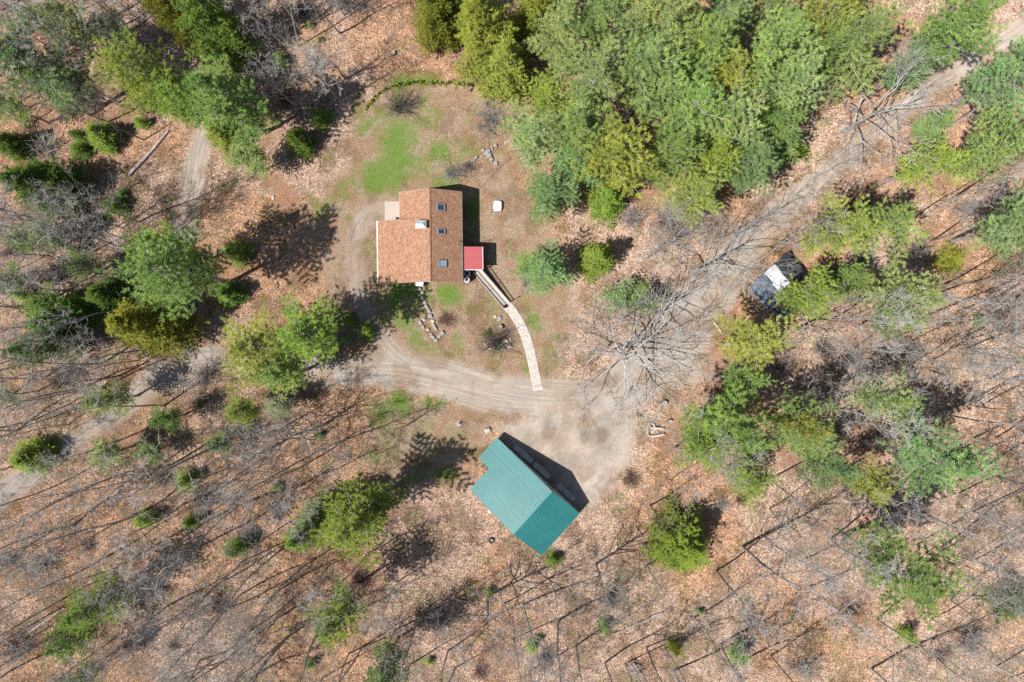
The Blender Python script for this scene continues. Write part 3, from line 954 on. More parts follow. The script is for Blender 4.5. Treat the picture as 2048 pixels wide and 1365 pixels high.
def put_conifer(i, cx, cy, rpx, h, kind, tint):
    lib = pine_lib if kind == 'p' else hem_lib
    tm, fm, H, RAD = lib[i % len(lib)]
    fr = FRAC if kind == 'p' else 0.42
    c = G(cx, cy, h * fr)
    rad = rpx / PPM * (1 - h * fr / CAM_H)
    name = 'pine_tree' if kind == 'p' else 'hemlock_tree'
    rz = R.uniform(0, 6.283)
    o = empty(name, (c.x, c.y, gz(c.x, c.y)), rz, cat='tree', group='pines of the wood' if kind == 'p' else 'hemlocks of the wood')
    s = rad / RAD * (1.06 if kind == 'p' else 1.0)
    o.scale = (s, s, h / H)
    link('trunk', tm, o)
    f = link('crown', fm, o)
    v = R.uniform(.86, 1.14)
    f.color = (tint[0] * v * R.uniform(.92, 1.08), tint[1] * v, tint[2] * v * R.uniform(.9, 1.1), 1)
    placed(o, 'pine' if kind == 'p' else 'hemlock', ('tall ' if h >= 16 else 'small ' if h < 9 else '') + TINTNAME[tint], cx, cy)
    con_spots.append((c.x, c.y, rad))
    tree_px.append((c.x, c.y))


for i, a in enumerate(CONIFERS):
    put_conifer(i, *a)
for i, (cx, cy, rpx, h, tint) in enumerate(SAPLINGS):
    tm, fm, H, RAD = sap_lib[i % 4]
    c = G(cx, cy, h * .4)
    o = empty('hemlock_sapling', (c.x, c.y, gz(c.x, c.y)), R.uniform(0, 6.28), cat='sapling', group='young evergreens on the forest floor')
    s = rpx / PPM / RAD
    o.scale = (s * R.uniform(.8, 1.35), s * R.uniform(.8, 1.35), h / H * .8)
    link('stem', tm, o)
    f = link('foliage', fm, o)
    f.color = (*tint, 1)
    placed(o, 'evergreen sapling', TINTNAME[tint], cx, cy)

build_ground(con_spots)

# ================================================================= BARE TREES
forest_lib, small_lib, spread_lib = [], [], []
for i in range(8):
    t_, b_, H_, R_ = make_bare(400 + i, 'forest')
    mat = [M['bark_grey'], M['bark_pale'], M['bark_grey'], M['bark_pale']][i % 4]
    forest_lib.append((t_.mesh('trunk', mat), b_.mesh('branches', mat), H_, R_, ['grey', 'pale', 'grey', 'pale'][i % 4]))
for i in range(3):
    t_, b_, H_, R_ = make_bare(450 + i, 'small')
    mat = [M['bark_grey'], M['bark_dark'], M['bark_pale']][i]
    small_lib.append((t_.mesh('trunk', mat), b_.mesh('branches', mat), H_, R_, ['grey', 'dark', 'pale'][i]))
for i in range(2):
    t_, b_, H_, R_ = make_bare(470 + i, 'spread')
    spread_lib.append((t_.mesh('trunk', M['bark_pale']), b_.mesh('branches', M['bark_pale']), H_, R_, 'pale'))


def put_bare(px, py, h, lib, rad=None, group='leafless trees of the wood', idx=None, label=None, rz=None):
    tm, bm_, H, RAD, cn = lib[(idx if idx is not None else R.randrange(len(lib))) % len(lib)]
    c = G(px, py)
    o = empty('bare_tree', (c.x, c.y, gz(c.x, c.y)), R.uniform(0, 6.28) if rz is None else rz, cat='tree', group=group)
    s = (rad / RAD) if rad else h / H * R.uniform(.85, 1.15)
    o.scale = (s, s, h / H)
    o.rotation_euler.x = R.gauss(0, .065)
    o.rotation_euler.y = R.gauss(0, .065)
    link('trunk', tm, o)
    link('branches', bm_, o)
    if label:
        o['label'] = label
    else:
        size = 'tall' if h >= 18 else 'slender' if h >= 12 else 'small'
        placed(o, 'leafless tree', f'{size} {cn}', px, py)
    tree_px.append((c.x, c.y))
    return o


# landmark trees
put_bare(1312, 628, 12, spread_lib, 6.0, idx=1, label='wide leafless tree on the track between forked tree and tarp shed', group='broad leafless trees', rz=1.1)
put_bare(1228, 702, 14, spread_lib, 8.8, idx=0, label='large spreading leafless tree at the fork of road and gravel yard', group='broad leafless trees', rz=.6)
put_bare(1690, 262, 15, spread_lib, 7.6, idx=0, label='broad pale leafless tree standing over the upper road', group='broad leafless trees', rz=2.2)
put_bare(1318, 500, 11, spread_lib, 4.4, idx=1, label='many branched leafless tree between small green pines and the road', group='broad leafless trees', rz=4.0)
put_bare(1386, 545, 17, spread_lib, 5.0, idx=0, label='leaning pale leafless tree on the road edge left of tarp shed', group='broad leafless trees', rz=3.5)
put_bare(1588, 660, 15, spread_lib, 5.0, idx=1, label='branchy pale leafless tree just below the tarp shed', group='broad leafless trees', rz=5.5)
put_bare(976, 1192, 17, spread_lib, 5.0, idx=0, label='pale wide crowned leafless tree below the green roofed garage', group='broad leafless trees', rz=1.4)
put_bare(820, 847, 8, small_lib, 2.0, idx=1, label='small leafless tree on the green verge below the drive', group='small leafless trees')
put_bare(652, 848, 15, spread_lib, 4.4, idx=1, label='crooked leafless tree left of the green verge below the drive', group='broad leafless trees', rz=.3)
put_bare(690, 158, 8, small_lib, 2.6, idx=0, label='small leafless tree at the shaded wood edge left of daffodils', group='small leafless trees')
put_bare(537, 900, 15, spread_lib, 4.6, idx=0, label='white twigged leafless tree below the large pines on the drive', group='broad leafless trees', rz=5.0)
put_bare(1192, 1127, 17, spread_lib, 3.8, idx=1, label='crooked leafless tree right of the garage corner, with long shadow', group='broad leafless trees', rz=2.9)
BARE = [  # base px, height
    (1432, 1141, 20), (1486, 1095, 21), (1529, 1074, 18), (1539, 1018, 17), (1618, 1173, 20), (1389, 1236, 18), (1873, 1101, 22), (1837, 1291, 20), (1990, 1332, 20), (1539, 958, 22), (1813, 1014, 20), (1944, 1023, 18), (1348, 1342, 18), (1347, 897, 22),
    (1854, 597, 20), (1823, 648, 21), (1816, 734, 22), (1802, 696, 18), (1885, 570, 20), (1946, 877, 18), (1990, 875, 18), (1878, 826, 21), (1563, 487, 17), (1860, 225, 12), (1895, 253, 16), (1816, 444, 17), (1900, 400, 18), (1750, 690, 17), (1660, 640, 18), (1930, 700, 20), (1975, 760, 20), (1910, 930, 19), (2010, 620, 18), (1960, 480, 18),
    (345, 929, 22), (215, 1113, 21), (434, 1168, 20), (376, 1107, 20), (567, 1096, 20), (502, 1260, 20), (639, 1260, 18), (605, 1134, 19), (294, 956, 20), (533, 960, 19), (287, 1025, 21), (595, 1250, 19), (697, 1308, 18), (113, 1206, 18), (335, 1213, 20), (150, 1050, 20), (420, 1040, 20), (480, 1010, 18), (250, 1290, 18), (400, 1320, 18), (60, 1090, 17), (170, 980, 19), (560, 1180, 18),
    (202, 728, 21), (205, 778, 18), (328, 812, 19), (239, 617, 17), (239, 494, 19), (225, 556, 20), (160, 520, 19), (190, 470, 18), (120, 590, 17), (90, 470, 17), (130, 690, 18), (85, 760, 18), (60, 620, 16), (70, 840, 18),
    (236, 205, 20), (273, 159, 20), (181, 232, 19), (601, 60, 15), (120, 80, 17), (200, 70, 18), (260, 60, 17), (90, 40, 16), (540, 50, 16), (520, 90, 15), (590, 20, 15), (60, 215, 15), (310, 70, 15), (640, 40, 14), (40, 60, 14), (150, 130, 17),
    (788, 1262, 17), (725, 1295, 18), (1117, 1242, 18), (1152, 1291, 16), (1330, 1298, 17), (735, 1107, 17), (896, 1303, 15), (1026, 1278, 16), (1294, 1130, 10), (1098, 1158, 9), (1250, 1330, 16), (1060, 1340, 16), (820, 1330, 16),
    (1755, 1240, 19), (1660, 1080, 17), (1900, 1200, 18), (1950, 1120, 19), (1440, 1290, 17), (1540, 1310, 18),
    (470, 760, 12), (300, 700, 14), (1470, 470, 15), (1290, 520, 12), (1350, 470, 12), (1240, 640, 9), (1410, 500, 12), (1620, 360, 12), (1520, 520, 11), (1300, 1010, 10), (1340, 960, 12),
    (1700, 700, 14), (1720, 880, 16), (1650, 780, 15), (1690, 640, 15), (1560, 780, 14), (640, 950, 15), (560, 860, 15), (600, 800, 12), (690, 880, 14)]
for k, (x, y, h) in enumerate(BARE):
    put_bare(x, y, h, forest_lib if h >= 12 else small_lib, idx=k * 5 + k // 8)
# further trunks of the same wood filling the zones between those
ZONES = [((0, 880, 700, 1365), 34), ((1420, 960, 2048, 1365), 8), ((1780, 480, 2048, 1000), 12), ((0, 420, 300, 880), 24), ((0, 0, 300, 300), 20), ((700, 1150, 1300, 1365), 8), ((560, 0, 700, 240), 6), ((1620, 560, 1800, 960), 6)]
for (x0, y0, x1, y1), n in ZONES:
    tries = 0
    while n > 0 and tries < 500:
        tries += 1
        x, y = R.uniform(x0, x1), R.uniform(y0, y1)
        c = G(x, y)
        r_, l_ = field_at(c.x, c.y)
        if r_ > .15 or l_ > .2 or min((c.x - a) ** 2 + (c.y - b) ** 2 for a, b in tree_px) < 3.2:
            continue
        h = R.choice([9, 11, 14, 16, 18, 19])
        put_bare(x, y, h, forest_lib if h >= 12 else small_lib)
        n -= 1

# ================================================================= SHRUBS
shrub_red = make_shrub(501, M['bark_red'], 90, 1.2, 1.3)
shrub_grey = [make_shrub(502 + i, M['bark_grey'], 60, 1.8, 1.5) for i in range(2)]
shrub_dark = make_shrub(510, M['bark_dark'], 60, 1.7, 1.4)
NAMED_SHRUBS = [(893, 640, 1.35, shrub_red, 'round reddish brown bare shrub beside the garden stones'), (800, 218, 2.2, shrub_dark, 'dark twiggy bare shrub on the upper lawn, above green grass'),
                (978, 246, 2.2, shrub_grey[0], 'pale grey bare shrub at right side of upper lawn'), (905, 350, 1.6, shrub_grey[1], 'low grey bare shrub by the low stone wall above house'),
                (412, 755, 2.0, shrub_dark, 'dark bare shrub on the lower edge of the left drive'), (1717, 396, 2.7, shrub_red, 'wide reddish bare shrub right of the upper road'),
                (1052, 570, 1.0, shrub_grey[1], 'small grey bare shrub left of the bluish pine near the ramp'), (1262, 958, 1.5, shrub_red, 'loose brown shrub right of the gravel yard below driveway'),
                (1530, 600, 2.2, shrub_grey[0], 'grey brushwood heap leaning on lower left side of tarp shed'), (940, 336, 1.0, shrub_dark, 'small dark shrub at left end of the low stone wall')]
for x, y, r, me, lab in NAMED_SHRUBS:
    c = G(x, y)
    o = link('bare_shrub', me, None, (c.x, c.y, gz(c.x, c.y)), R.uniform(0, 6))
    o.scale = (r / 1.3, r / 1.3, r / 1.5)
    props(o, lab, 'shrub')
WILD = [(630, 130), (600, 160), (650, 200), (570, 200), (690, 12), (610, 30), (180, 190), (60, 250), (100, 300), (330, 960), (410, 1000), (180, 1090), (90, 1130), (350, 1290), (300, 1240), (440, 1210), (500, 1060), (560, 1020), (20, 1120), (40, 1290),
        (1700, 720), (1640, 700), (1850, 800), (1480, 1000), (1440, 1010), (1760, 1010), (1930, 1280), (1880, 1310), (1600, 1330), (1830, 500), (1930, 420), (1660, 560), (1720, 520), (1560, 730), (1500, 1240), (1700, 1220), (1420, 420), (1330, 445), (1260, 440), (720, 1160), (880, 1240), (1090, 1310), (1220, 1200), (960, 1340), (230, 640), (300, 620), (60, 560), (30, 500), (120, 560), (170, 640)]
for k, (x, y) in enumerate(WILD):
    c = G(x, y)
    me = [shrub_grey[0], shrub_dark, shrub_grey[1], shrub_red][k % 4]
    o = link('bare_shrub', me, None, (c.x, c.y, gz(c.x, c.y)), R.uniform(0, 6))
    s = R.uniform(.9, 1.9)
    o.scale = (s, s, s * .8)
    props(o, None, 'shrub', 'leafless bushes of the undergrowth')
    placed(o, 'leafless bush', ['pale grey', 'dark', 'grey', 'reddish'][k % 4], x, y)


# ================================================================= HOUSE
def ribbed(b, o, run, across, nrm, length, width, pitch=0.23, rib=0.035, ribw=0.05):
    """one ribbed metal sheet: profile across, drawn along run"""
    prof = []
    n = max(1, round(width / pitch))
    p = width / n
    x = 0.0
    for i in range(n):
        prof += [(x, rib), (x + ribw * .6, rib), (x + ribw, 0.0), (x + p - ribw * .4, 0.0)]
        x += p
    prof.append((width - 0.006, rib * .5))
    k = len(b.v)
    for s in (0, length):
        for a, h in prof:
            b.v.append(tuple(o + run * s + across * a + nrm * h))
    m = len(prof)
    for i in range(m - 1):
        b.f.append((k + i, k + i + 1, k + m + i + 1, k + m + i))
    return b


HC = Vector((-9.5, 11.65, 0))
house = empty('house', HC, 0.0113, 'brown shingle roofed house with skylights and a small red porch', 'house')
XR, XD, XL, XE = -5.64 - HC.x, -9.05 - HC.x, -12.62 - HC.x, -15.15 - HC.x
Y0, Y1, YN = 6.58 - HC.y, 16.74 - HC.y, 13.62 - HC.y
ZR, ZE, ZL, ZX = 5.0, 3.1, 3.15, 3.0


def zr(x):
    return ZR - (x - XD) / (XR - XD) * (ZR - ZE)


def zlx(x):
    return ZR - (XD - x) / (XD - XE) * (ZR - ZX)


MB().slab([(XD, Y0, ZR), (XR, Y0, ZE), (XR, Y1, ZE), (XD, Y1, ZR)], .14).build('roof_slope', M['shingle'], house)
MB().slab([(XL, YN, ZL), (XD - .002, YN, ZR - .002), (XD - .002, Y1, ZR - .002), (XL, Y1, ZL)], .14).build('roof_slope', M['shingle'], house)
MB().slab([(XE, Y0 + .02, ZX), (XD - .003, Y0 + .02, ZR + .002), (XD - .003, YN - .004, ZR + .002), (XE, YN - .004, ZX)], .14).build('roof_slope', M['shingle'], house)
rc = MB()
nn = 34
for i in range(nn):
    y = Y0 + (Y1 - Y0) * (i + .5) / nn
    rc.slab([(XD - .15, y - .16, ZR - .015), (XD, y - .16, ZR + .05), (XD, y + .16, ZR + .058), (XD - .15, y + .16, ZR - .007)], .03)
    rc.slab([(XD, y - .16, ZR + .05), (XD + .15, y - .16, ZR - .03), (XD + .15, y + .16, ZR - .022), (XD, y + .16, ZR + .058)], .03)
rc.build('ridge_cap', M['shingle'], house)
wi = .32
wl = MB()
wl.prism([(XL + wi, YN), (XR - wi, YN), (XR - wi, Y1 - wi), (XL + wi, Y1 - wi)], -.3, ZL - .1)
wl.prism([(XE + wi, Y0 + wi), (XR - wi, Y0 + wi), (XR - wi, YN - .05), (XE + wi, YN - .05)], -.3, ZX - .05)
for yy, xl, zl_ in ((Y0 + wi, XE + wi, zlx), (Y1 - wi - .1, XL + wi, None), (YN - .16, XE + wi, zlx)):
    pts = [(xl, ZX - .2), (XR - wi, ZX - .2), (XR - wi, zr(XR - wi) - .2), (XD, ZR - .2)]
    pts.append((xl, (zl_(xl) if zl_ else ZL + .12) - .2))
    k = len(wl.v)
    m = len(pts)
    wl.v += [(x, yy, z) for x, z in pts] + [(x, yy + .1, z) for x, z in pts]
    wl.f += [tuple(range(k, k + m)), tuple(range(k + 2 * m - 1, k + m - 1, -1))]
    for i in range(m):
        j = (i + 1) % m
        wl.f.append((k + i, k + m + i, k + m + j, k + j))
wl.build('wall', M['siding'], house)
# trims
MB().box(XE - .05, (Y0 + YN) / 2, ZX - .07, .12, YN - Y0, .12).build('gutter', M['white'], house)
MB().box(XR + .035, (Y0 + Y1) / 2, ZE - .09, .07, Y1 - Y0, .13).build('gutter', M['grey_metal'], house)
MB().box(XL - .03, (YN + Y1) / 2 + .05, ZL - .09, .06, Y1 - YN - .1, .12).build('gutter', M['siding'], house)
MB().bar((XE, Y0 - .03, ZX - .07), (XD, Y0 - .03, ZR - .07), .04, .15).build('rake_board', M['siding'], house)
MB().bar((XD, Y0 - .05, ZR - .08), (XR, Y0 - .05, ZE - .08), .04, .15).build('rake_board', M['siding'], house)
MB().bar((XD, Y1 + .03, ZR - .08), (XR, Y1 + .03, ZE - .08), .04, .15).build('rake_board', M['siding'], house)
MB().bar((XL, Y1 + .03, ZL - .08), (XD, Y1 + .03, ZR - .08), .04, .15).build('rake_board', M['siding'], house)


def wall_window(cx, cy, cz, w, h, face, name='window'):
    """face: 's' south wall, 'e' east, 'w' west, 'n' north; frame proud of the wall"""
    a = {'s': (w, .08), 'n': (w, .08), 'e': (.08, w), 'w': (.08, w)}[face]
    f = MB().box(cx, cy, cz, a[0], a[1], h).build(name, M['white'], house)
    d = {'s': (0, -.045), 'n': (0, .045), 'e': (.045, 0), 'w': (-.045, 0)}[face]
    MB().box(cx + d[0], cy + d[1], cz, max(a[0] - .16, .02) if a[0] > .1 else .02, max(a[1] - .16, .02) if a[1] > .1 else .02, h - .16).build('pane', M['glass'], f)


for cx in (-4.2, -2.2, 2.2):
    wall_window(cx, Y0 + wi - .03, 1.7, 1.0, 1.2, 's')
for cy in (-3.2, 0.5):
    wall_window(XE + wi - .03, cy, 1.6, 1.1, 1.1, 'w')
for cy in (1.2, 3.6):
    wall_window(XR - wi + .03, cy, 1.6, 1.0, 1.2, 'e')
MB().box(XL + wi - .03, 3.2, 1.0, .08, .95, 2.05).build('door', M['white'], house)
dr = MB().box(XR - wi + .03, -2.6, 1.5, .08, .95, 2.05).build('door', M['door'], house)
MB().box(XR - wi + .09, -2.25, 1.45, .05, .05, .12).build('handle', M['black_metal'], dr)


def skylight(px, py, w, l, pane):
    p = G(px, py, 4.35)
    x, y = p.x - HC.x, p.y - HC.y
    sl = (ZE - ZR) / (XR - XD)
    n_ = Vector((-sl, 0, 1)).normalized()
    a = Vector((1, 0, sl)).normalized()
    c = Vector((x, y, zr(x)))
    fr = MB()
    t_ = .11
    for s in (-1, 1):
        A = c + a * (s * (w / 2 - t_ / 2)) + n_ * .07
        fr.bar(A - Vector((0, l / 2, 0)), A + Vector((0, l / 2, 0)), t_, .16)
        B = c + Vector((0, s * (l / 2 - t_ / 2), 0)) + n_ * .07
        fr.bar(B - a * (w / 2 - t_), B + a * (w / 2 - t_), t_, .16)
    f = fr.build('skylight', M['grey_metal'], house)
    MB().slab([c + a * sx * (w / 2 - t_ + .01) + Vector((0, sy * (l / 2 - t_ + .01), 0)) + n_ * .09 for sx, sy in ((-1, -1), (1, -1), (1, 1), (-1, 1))], .02).build('pane', pane, f)


skylight(882, 416, .98, .78, M['glass'])
skylight(882.5, 464, .92, .62, M['glass'])
skylight(884, 528, .98, .84, M['shade'])
# chimney
cp = G(842, 448.5, 5.6)
cx, cy = cp.x - HC.x, cp.y - HC.y
ch = MB().box(cx, cy, 4.7, 1.0, .72, 1.5).build('chimney', M['siding'], house)
b = MB()
w, l, z0, z1 = .62, .46, 5.46, 5.95
b.v += [(cx - w, cy - l, z0), (cx + w, cy - l, z0), (cx + w, cy + l, z0), (cx - w, cy + l, z0), (cx - w + .05, cy, z1), (cx + w - .42, cy, z1)]
b.f += [(0, 1, 5, 4), (1, 2, 5), (2, 3, 4, 5), (3, 0, 4), (3, 2, 1, 0)]
b.build('chimney_cap', M['zinc'], ch)
vp = G(917.5, 485, 3.7)
MB().lathe(vp.x - HC.x, vp.y - HC.y, [(.05, 3.0), (.05, 3.75), (.03, 3.75), (.03, 3.6)], 10).build('vent_pipe', M['grey_metal'], house)
# porch roof
px0, px1 = -5.66 - HC.x, -3.36 - HC.x
py0, py1 = 8.04 - HC.y, 10.64 - HC.y
pz0, pz1 = 2.92, 2.5
porch = MB().slab([(px0, py0 + .02, pz0 - .05), (px1 - .02, py0 + .02, pz1 - .05), (px1 - .02, py1 - .02, pz1 - .05), (px0, py1 - .02, pz0 - .05)], .08).build('porch_roof', M['white'], house)
runv = Vector((px1 - px0, 0, pz1 - pz0))
Lr = runv.length
runv.normalize()
npan = 3
wp = (py1 - py0) / npan
for i in range(npan):
    o_ = Vector((px0, py0 + wp * (i + 1) - .002, pz0 - .035))
    b = MB()
    ribbed(b, Vector((px0, py0 + wp * i, pz0 - .035)), runv, Vector((0, 1, 0)), Vector((-runv.z, 0, runv.x)), Lr, wp - .004, .28, .035, .06)
    b.build('roof_panel', M['red_metal'], porch)
MB().box((px0 + px1) / 2, py0 - .03, (pz0 + pz1) / 2 - .06, px1 - px0 + .06, .05, .2).build('fascia', M['white'], porch)
MB().box(px0 + .05, (py0 + py1) / 2, pz0 + .012, .10, py1 - py0, .03).build('flashing', M['white'], porch)
MB().box(px1 + .025, (py0 + py1) / 2, pz1 - .07, .05, py1 - py0, .14).build('gutter', M['white'], porch)
for x, y in ((px1 - .15, py0 + .12), (px1 - .15, py1 - .12)):
    MB().box(x, y, (pz1 - .1) / 2, .12, .12, pz1 - .1).build('porch_post', M['white'], house)
pd = MB().box((px0 + px1) / 2 + .12, (py0 + py1) / 2, .75, px1 - px0 - .24, py1 - py0 - .1, .10).build('porch_deck', M['plank'], house)
MB().box((px0 + px1) / 2 + .12, (py0 + py1) / 2, .33, px1 - px0 - .34, py1 - py0 - .2, .70).build('deck_skirt', M['plank_dark'], pd)

# patio, house-side things
pa, pb = G(769.6, 403.5), G(803, 443.5)
props(MB().prism([(pa.x, pb.y), (pb.x, pb.y), (pb.x, pa.y), (pa.x, pa.y)], -.1, .06).build('patio', M['concrete']), kind='structure')
for k, (x, y) in enumerate(((934.2, 547), (933.6, 559.5))):
    g = G(x, y, 1.15)
    o = empty('gas_cylinder', (g.x, g.y, 0), 0, ['white domed gas cylinder nearest the red porch roof', 'white domed gas cylinder farther from the red porch, below its twin'][k], 'gas cylinder', 'gas cylinders by the porch')
    MB().lathe(0, 0, [(.30, 0), (.33, .05), (.345, .12), (.345, .92), (.32, 1.02), (.24, 1.10), (.02, 1.14)], 24).build('body', M['white'], o, smooth=True)
    MB().lathe(0, 0, [(.30, 1.03), (.31, 1.25), (.28, 1.25), (.27, 1.06)], 20).build('collar', M['white'], o, smooth=True)
    MB().lathe(0, 0, [(.20, 1.07), (.20, 1.16), (.05, 1.17), (.05, 1.26), (.02, 1.26)], 12).build('valve', M['black_metal'], o)
g = G(839, 570, .8)
wb = empty('wall_unit', (g.x, 6.62, 0), 0, 'white boxy unit against the lower house wall', 'utility box')
MB().box(0, 0, .48, .82, .40, .72).build('body', M['white'], wb)
MB().box(0, 0, .86, .88, .46, .04).build('lid', M['white'], wb)
MB().box(0, 0, .05, .9, .5, .12).build('base', M['apron'], wb)
g = G(995.5, 411.5, .5)
tank = empty('tank_cover', (g.x, g.y, 0), -.04, 'white rounded tank cover standing alone on dry lawn right of house', 'tank cover')
b = MB()
prof = [(.46, .58, 0), (.50, .62, .08), (.50, .62, .34), (.44, .56, .47), (.30, .42, .52)]
N_ = 24
for a, c, z in prof:
    for s in range(N_):
        th = 2 * math.pi * s / N_
        x, y = math.cos(th), math.sin(th)
        b.v.append((math.copysign(abs(x) ** .45, x) * a, math.copysign(abs(y) ** .45, y) * c, z))
for i in range(len(prof) - 1):
    for s in range(N_):
        b.f.append((i * N_ + s, i * N_ + (s + 1) % N_, (i + 1) * N_ + (s + 1) % N_, (i + 1) * N_ + s))
b.f.append(tuple((len(prof) - 1) * N_ + s for s in range(N_)))
b.build('shell', M['white'], tank, smooth=True)
MB().box(-.53, .1, .22, .06, .5, .12).build('handle', M['grey_metal'], tank)
# service cable from the gable into the stand of trees
A, B = Vector((HC.x + XR - .4, HC.y + Y1 - .1, 3.9)), G(1046, 235, 6.5)
pts = [A.lerp(B, i / 10) - Vector((0, 0, .9 * 4 * (i / 10) * (1 - i / 10))) for i in range(11)]
props(MB().tube(pts, .018, 4).build('service_cable', M['black_metal']), 'thin black overhead cable running from house gable towards the pines', 'cable')

# ================================================================= RAMP, WALKWAY
ra_l, ra_r = G(944.5, 541, .6), G(963.5, 541, .6)
rb_l, rb_r = G(1006, 616), G(1021.5, 604)
A = (ra_l + ra_r) / 2; B = (rb_l + rb_r) / 2
A.z, B.z = .80, .09
dirr = Vector((B.x - A.x, B.y - A.y, 0)); Lr = dirr.length; dirr.normalize()
rampw = 1.06
ang = math.atan2(dirr.y, dirr.x)
ramp = empty('ramp', (A.x, A.y, 0), ang, 'sloping timber ramp with black railings from the red porch', 'ramp')
npl = int(Lr / .145)
sl = (B.z - A.z) / Lr
pm = MB().box(0, 0, 0, .137, rampw, .035).mesh('deck_plank', M['plank'])
for i in range(npl):
    x = (i + .5) * .145
    o = link('deck_plank', pm, ramp, (x, 0, A.z + sl * x - .017))
    o.rotation_euler.y = -math.atan(sl)
for s in (-1, 1):
    MB().bar((0, s * (rampw / 2 + .03), A.z - .10), (Lr, s * (rampw / 2 + .03), B.z - .05), .05, .16).build('side_board', M['wood_pale'] if s < 0 else M['plank_dark'], ramp)
for x in (.3, 1.9, 3.4):
    for s in (-1, 1):
        zt = A.z + sl * x - .04
        MB().box(x, s * .46, zt / 2 - .05, .1, .1, zt + .1).build('support_post', M['plank_dark'], ramp)
balm = MB().box(0, 0, 0, .030, .030, .58).mesh('baluster', M['black_metal'])
postm = MB().box(0, 0, 0, .065, .065, .80).mesh('railing_post', M['black_metal'])
for s in (-1, 1):
    y = s * (rampw / 2 - .05)
    x1 = Lr + (.15 if s < 0 else .05)
    rl = MB()
    rl.bar((0, y, A.z + .74), (x1, y, A.z + sl * x1 + .74), .075, .05)
    rl.bar((0, y, A.z + .13), (x1, y, A.z + sl * x1 + .13), .06, .04)
    rail = rl.build('railing', M['black_metal'], ramp)
    nb = int(x1 / .125)
    for i in range(nb):
        x = (i + .5) * .125
        link('baluster', balm, rail, (x, y, A.z + sl * x + .43))
    for x in (.03, x1 * .5, x1 - .03):
        link('railing_post', postm, rail, (x, y, A.z + sl * x + .39))

lp = G(1018.5, 603.5)
lamp = empty('lamp_post', (lp.x + .12, lp.y - .02, 0), 0, 'slim black lamp post at the lower end of ramp railing', 'lamp post')
MB().lathe(0, 0, [(.06, 0), (.06, .1), (.03, .14), (.028, 1.62), (.05, 1.64), (.05, 1.66)], 10).build('post', M['black_metal'], lamp)
MB().lathe(0, 0, [(.05, 1.66), (.10, 1.70), (.12, 1.86), (.05, 1.94), (.015, 2.0)], 8).build('lantern', M['black_metal'], lamp)
MB().bar((-.16, 0, 1.55), (.16, 0, 1.55), .02, .02).build('crossbar', M['black_metal'], lamp)
nw = G(1011, 613.5)
pot = empty('planter_pot', (nw.x - .05, nw.y - .02, .06), 0, 'small dark pot at the foot of left ramp railing', 'pot')
MB().lathe(0, 0, [(.13, 0), (.18, .3), (.20, .32), (.20, .36), (.16, .36), (.15, .28)], 14).build('bowl', M['black_metal'], pot)

walk_px = [(1012, 609), (1021, 619), (1031, 633), (1041, 650), (1050, 670), (1057, 692), (1063, 716), (1069, 745), (1073.5, 765), (1077, 781)]
WP = [G(*p) for p in walk_px]
dense = []
for i in range(len(WP) - 1):
    p0, p1, p2, p3 = WP[max(i - 1, 0)], WP[i], WP[i + 1], WP[min(i + 2, len(WP) - 1)]
    for k in range(12):
        t_ = k / 12
        dense.append(.5 * ((2 * p1) + (p2 - p0) * t_ + (2 * p0 - 5 * p1 + 4 * p2 - p3) * t_ ** 2 + (3 * p1 - p0 - 3 * p2 + p3) * t_ ** 3))
dense.append(WP[-1])
cum = [0]
for a, b in zip(dense[:-1], dense[1:]):
    cum.append(cum[-1] + (b - a).length)


def along(s):
    for i in range(len(cum) - 1):
        if cum[i + 1] >= s:
            f = (s - cum[i]) / max(cum[i + 1] - cum[i], 1e-6)
            d = dense[i + 1] - dense[i]
            return dense[i].lerp(dense[i + 1], f), math.atan2(d.y, d.x)
    d = dense[-1] - dense[-2]
    return dense[-1], math.atan2(d.y, d.x)


walk = empty('walkway', WP[0], 0, 'curved pale paver walkway leading from ramp down to the drive', 'walkway')
bed = MB()
prev = None
for i in range(0, 41):
    p, a = along(cum[-1] * i / 40)
    n_ = Vector((-math.sin(a), math.cos(a), 0)) * .56
    q = (p + n_ - WP[0], p - n_ - WP[0])
    if prev:
        bed.slab([(prev[1].x, prev[1].y, .035), (q[1].x, q[1].y, .035), (q[0].x, q[0].y, .035), (prev[0].x, prev[0].y, .035)], .09)
    prev = q
bed.build('bed', M['apron'], walk)
pvm = MB().box(0, 0, 0, .207, .244, .06).mesh('paver', M['paver'])
rows = int(cum[-1] / .225)
for i in range(rows):
    p, a = along((i + .5) * .225)
    for j in range(4):
        off = (j - 1.5) * .26
        q = p + Vector((-math.sin(a), math.cos(a), 0)) * off - WP[0]
        o = link('paver', pvm, walk, (q.x, q.y, .045 + R.uniform(-.004, .004)), a + R.uniform(-.02, .02))
sp_, a = along(cum[-1] - .55)
q = sp_ - WP[0]
MB().box(q.x, q.y, .08, .05, 1.02, .02, a).build('drain_strip', M['plank_dark'], walk)

# ================================================================= GARAGE
GB = G(1104, 983.6, 4.3)
gar = empty('garage', (GB.x, GB.y, 0), math.radians(-42), 'garage with a teal green ribbed metal roof below the gravel yard', 'garage')
ZRD = 4.3
U1, U2, UC, DEP, NOT = -8.32, -6.68, 4.38, 6.38, 3.19
s1, s2 = 0.347, 0.4545
zn = lambda u: ZRD + s1 * u
zs = lambda u: ZRD - s2 * u
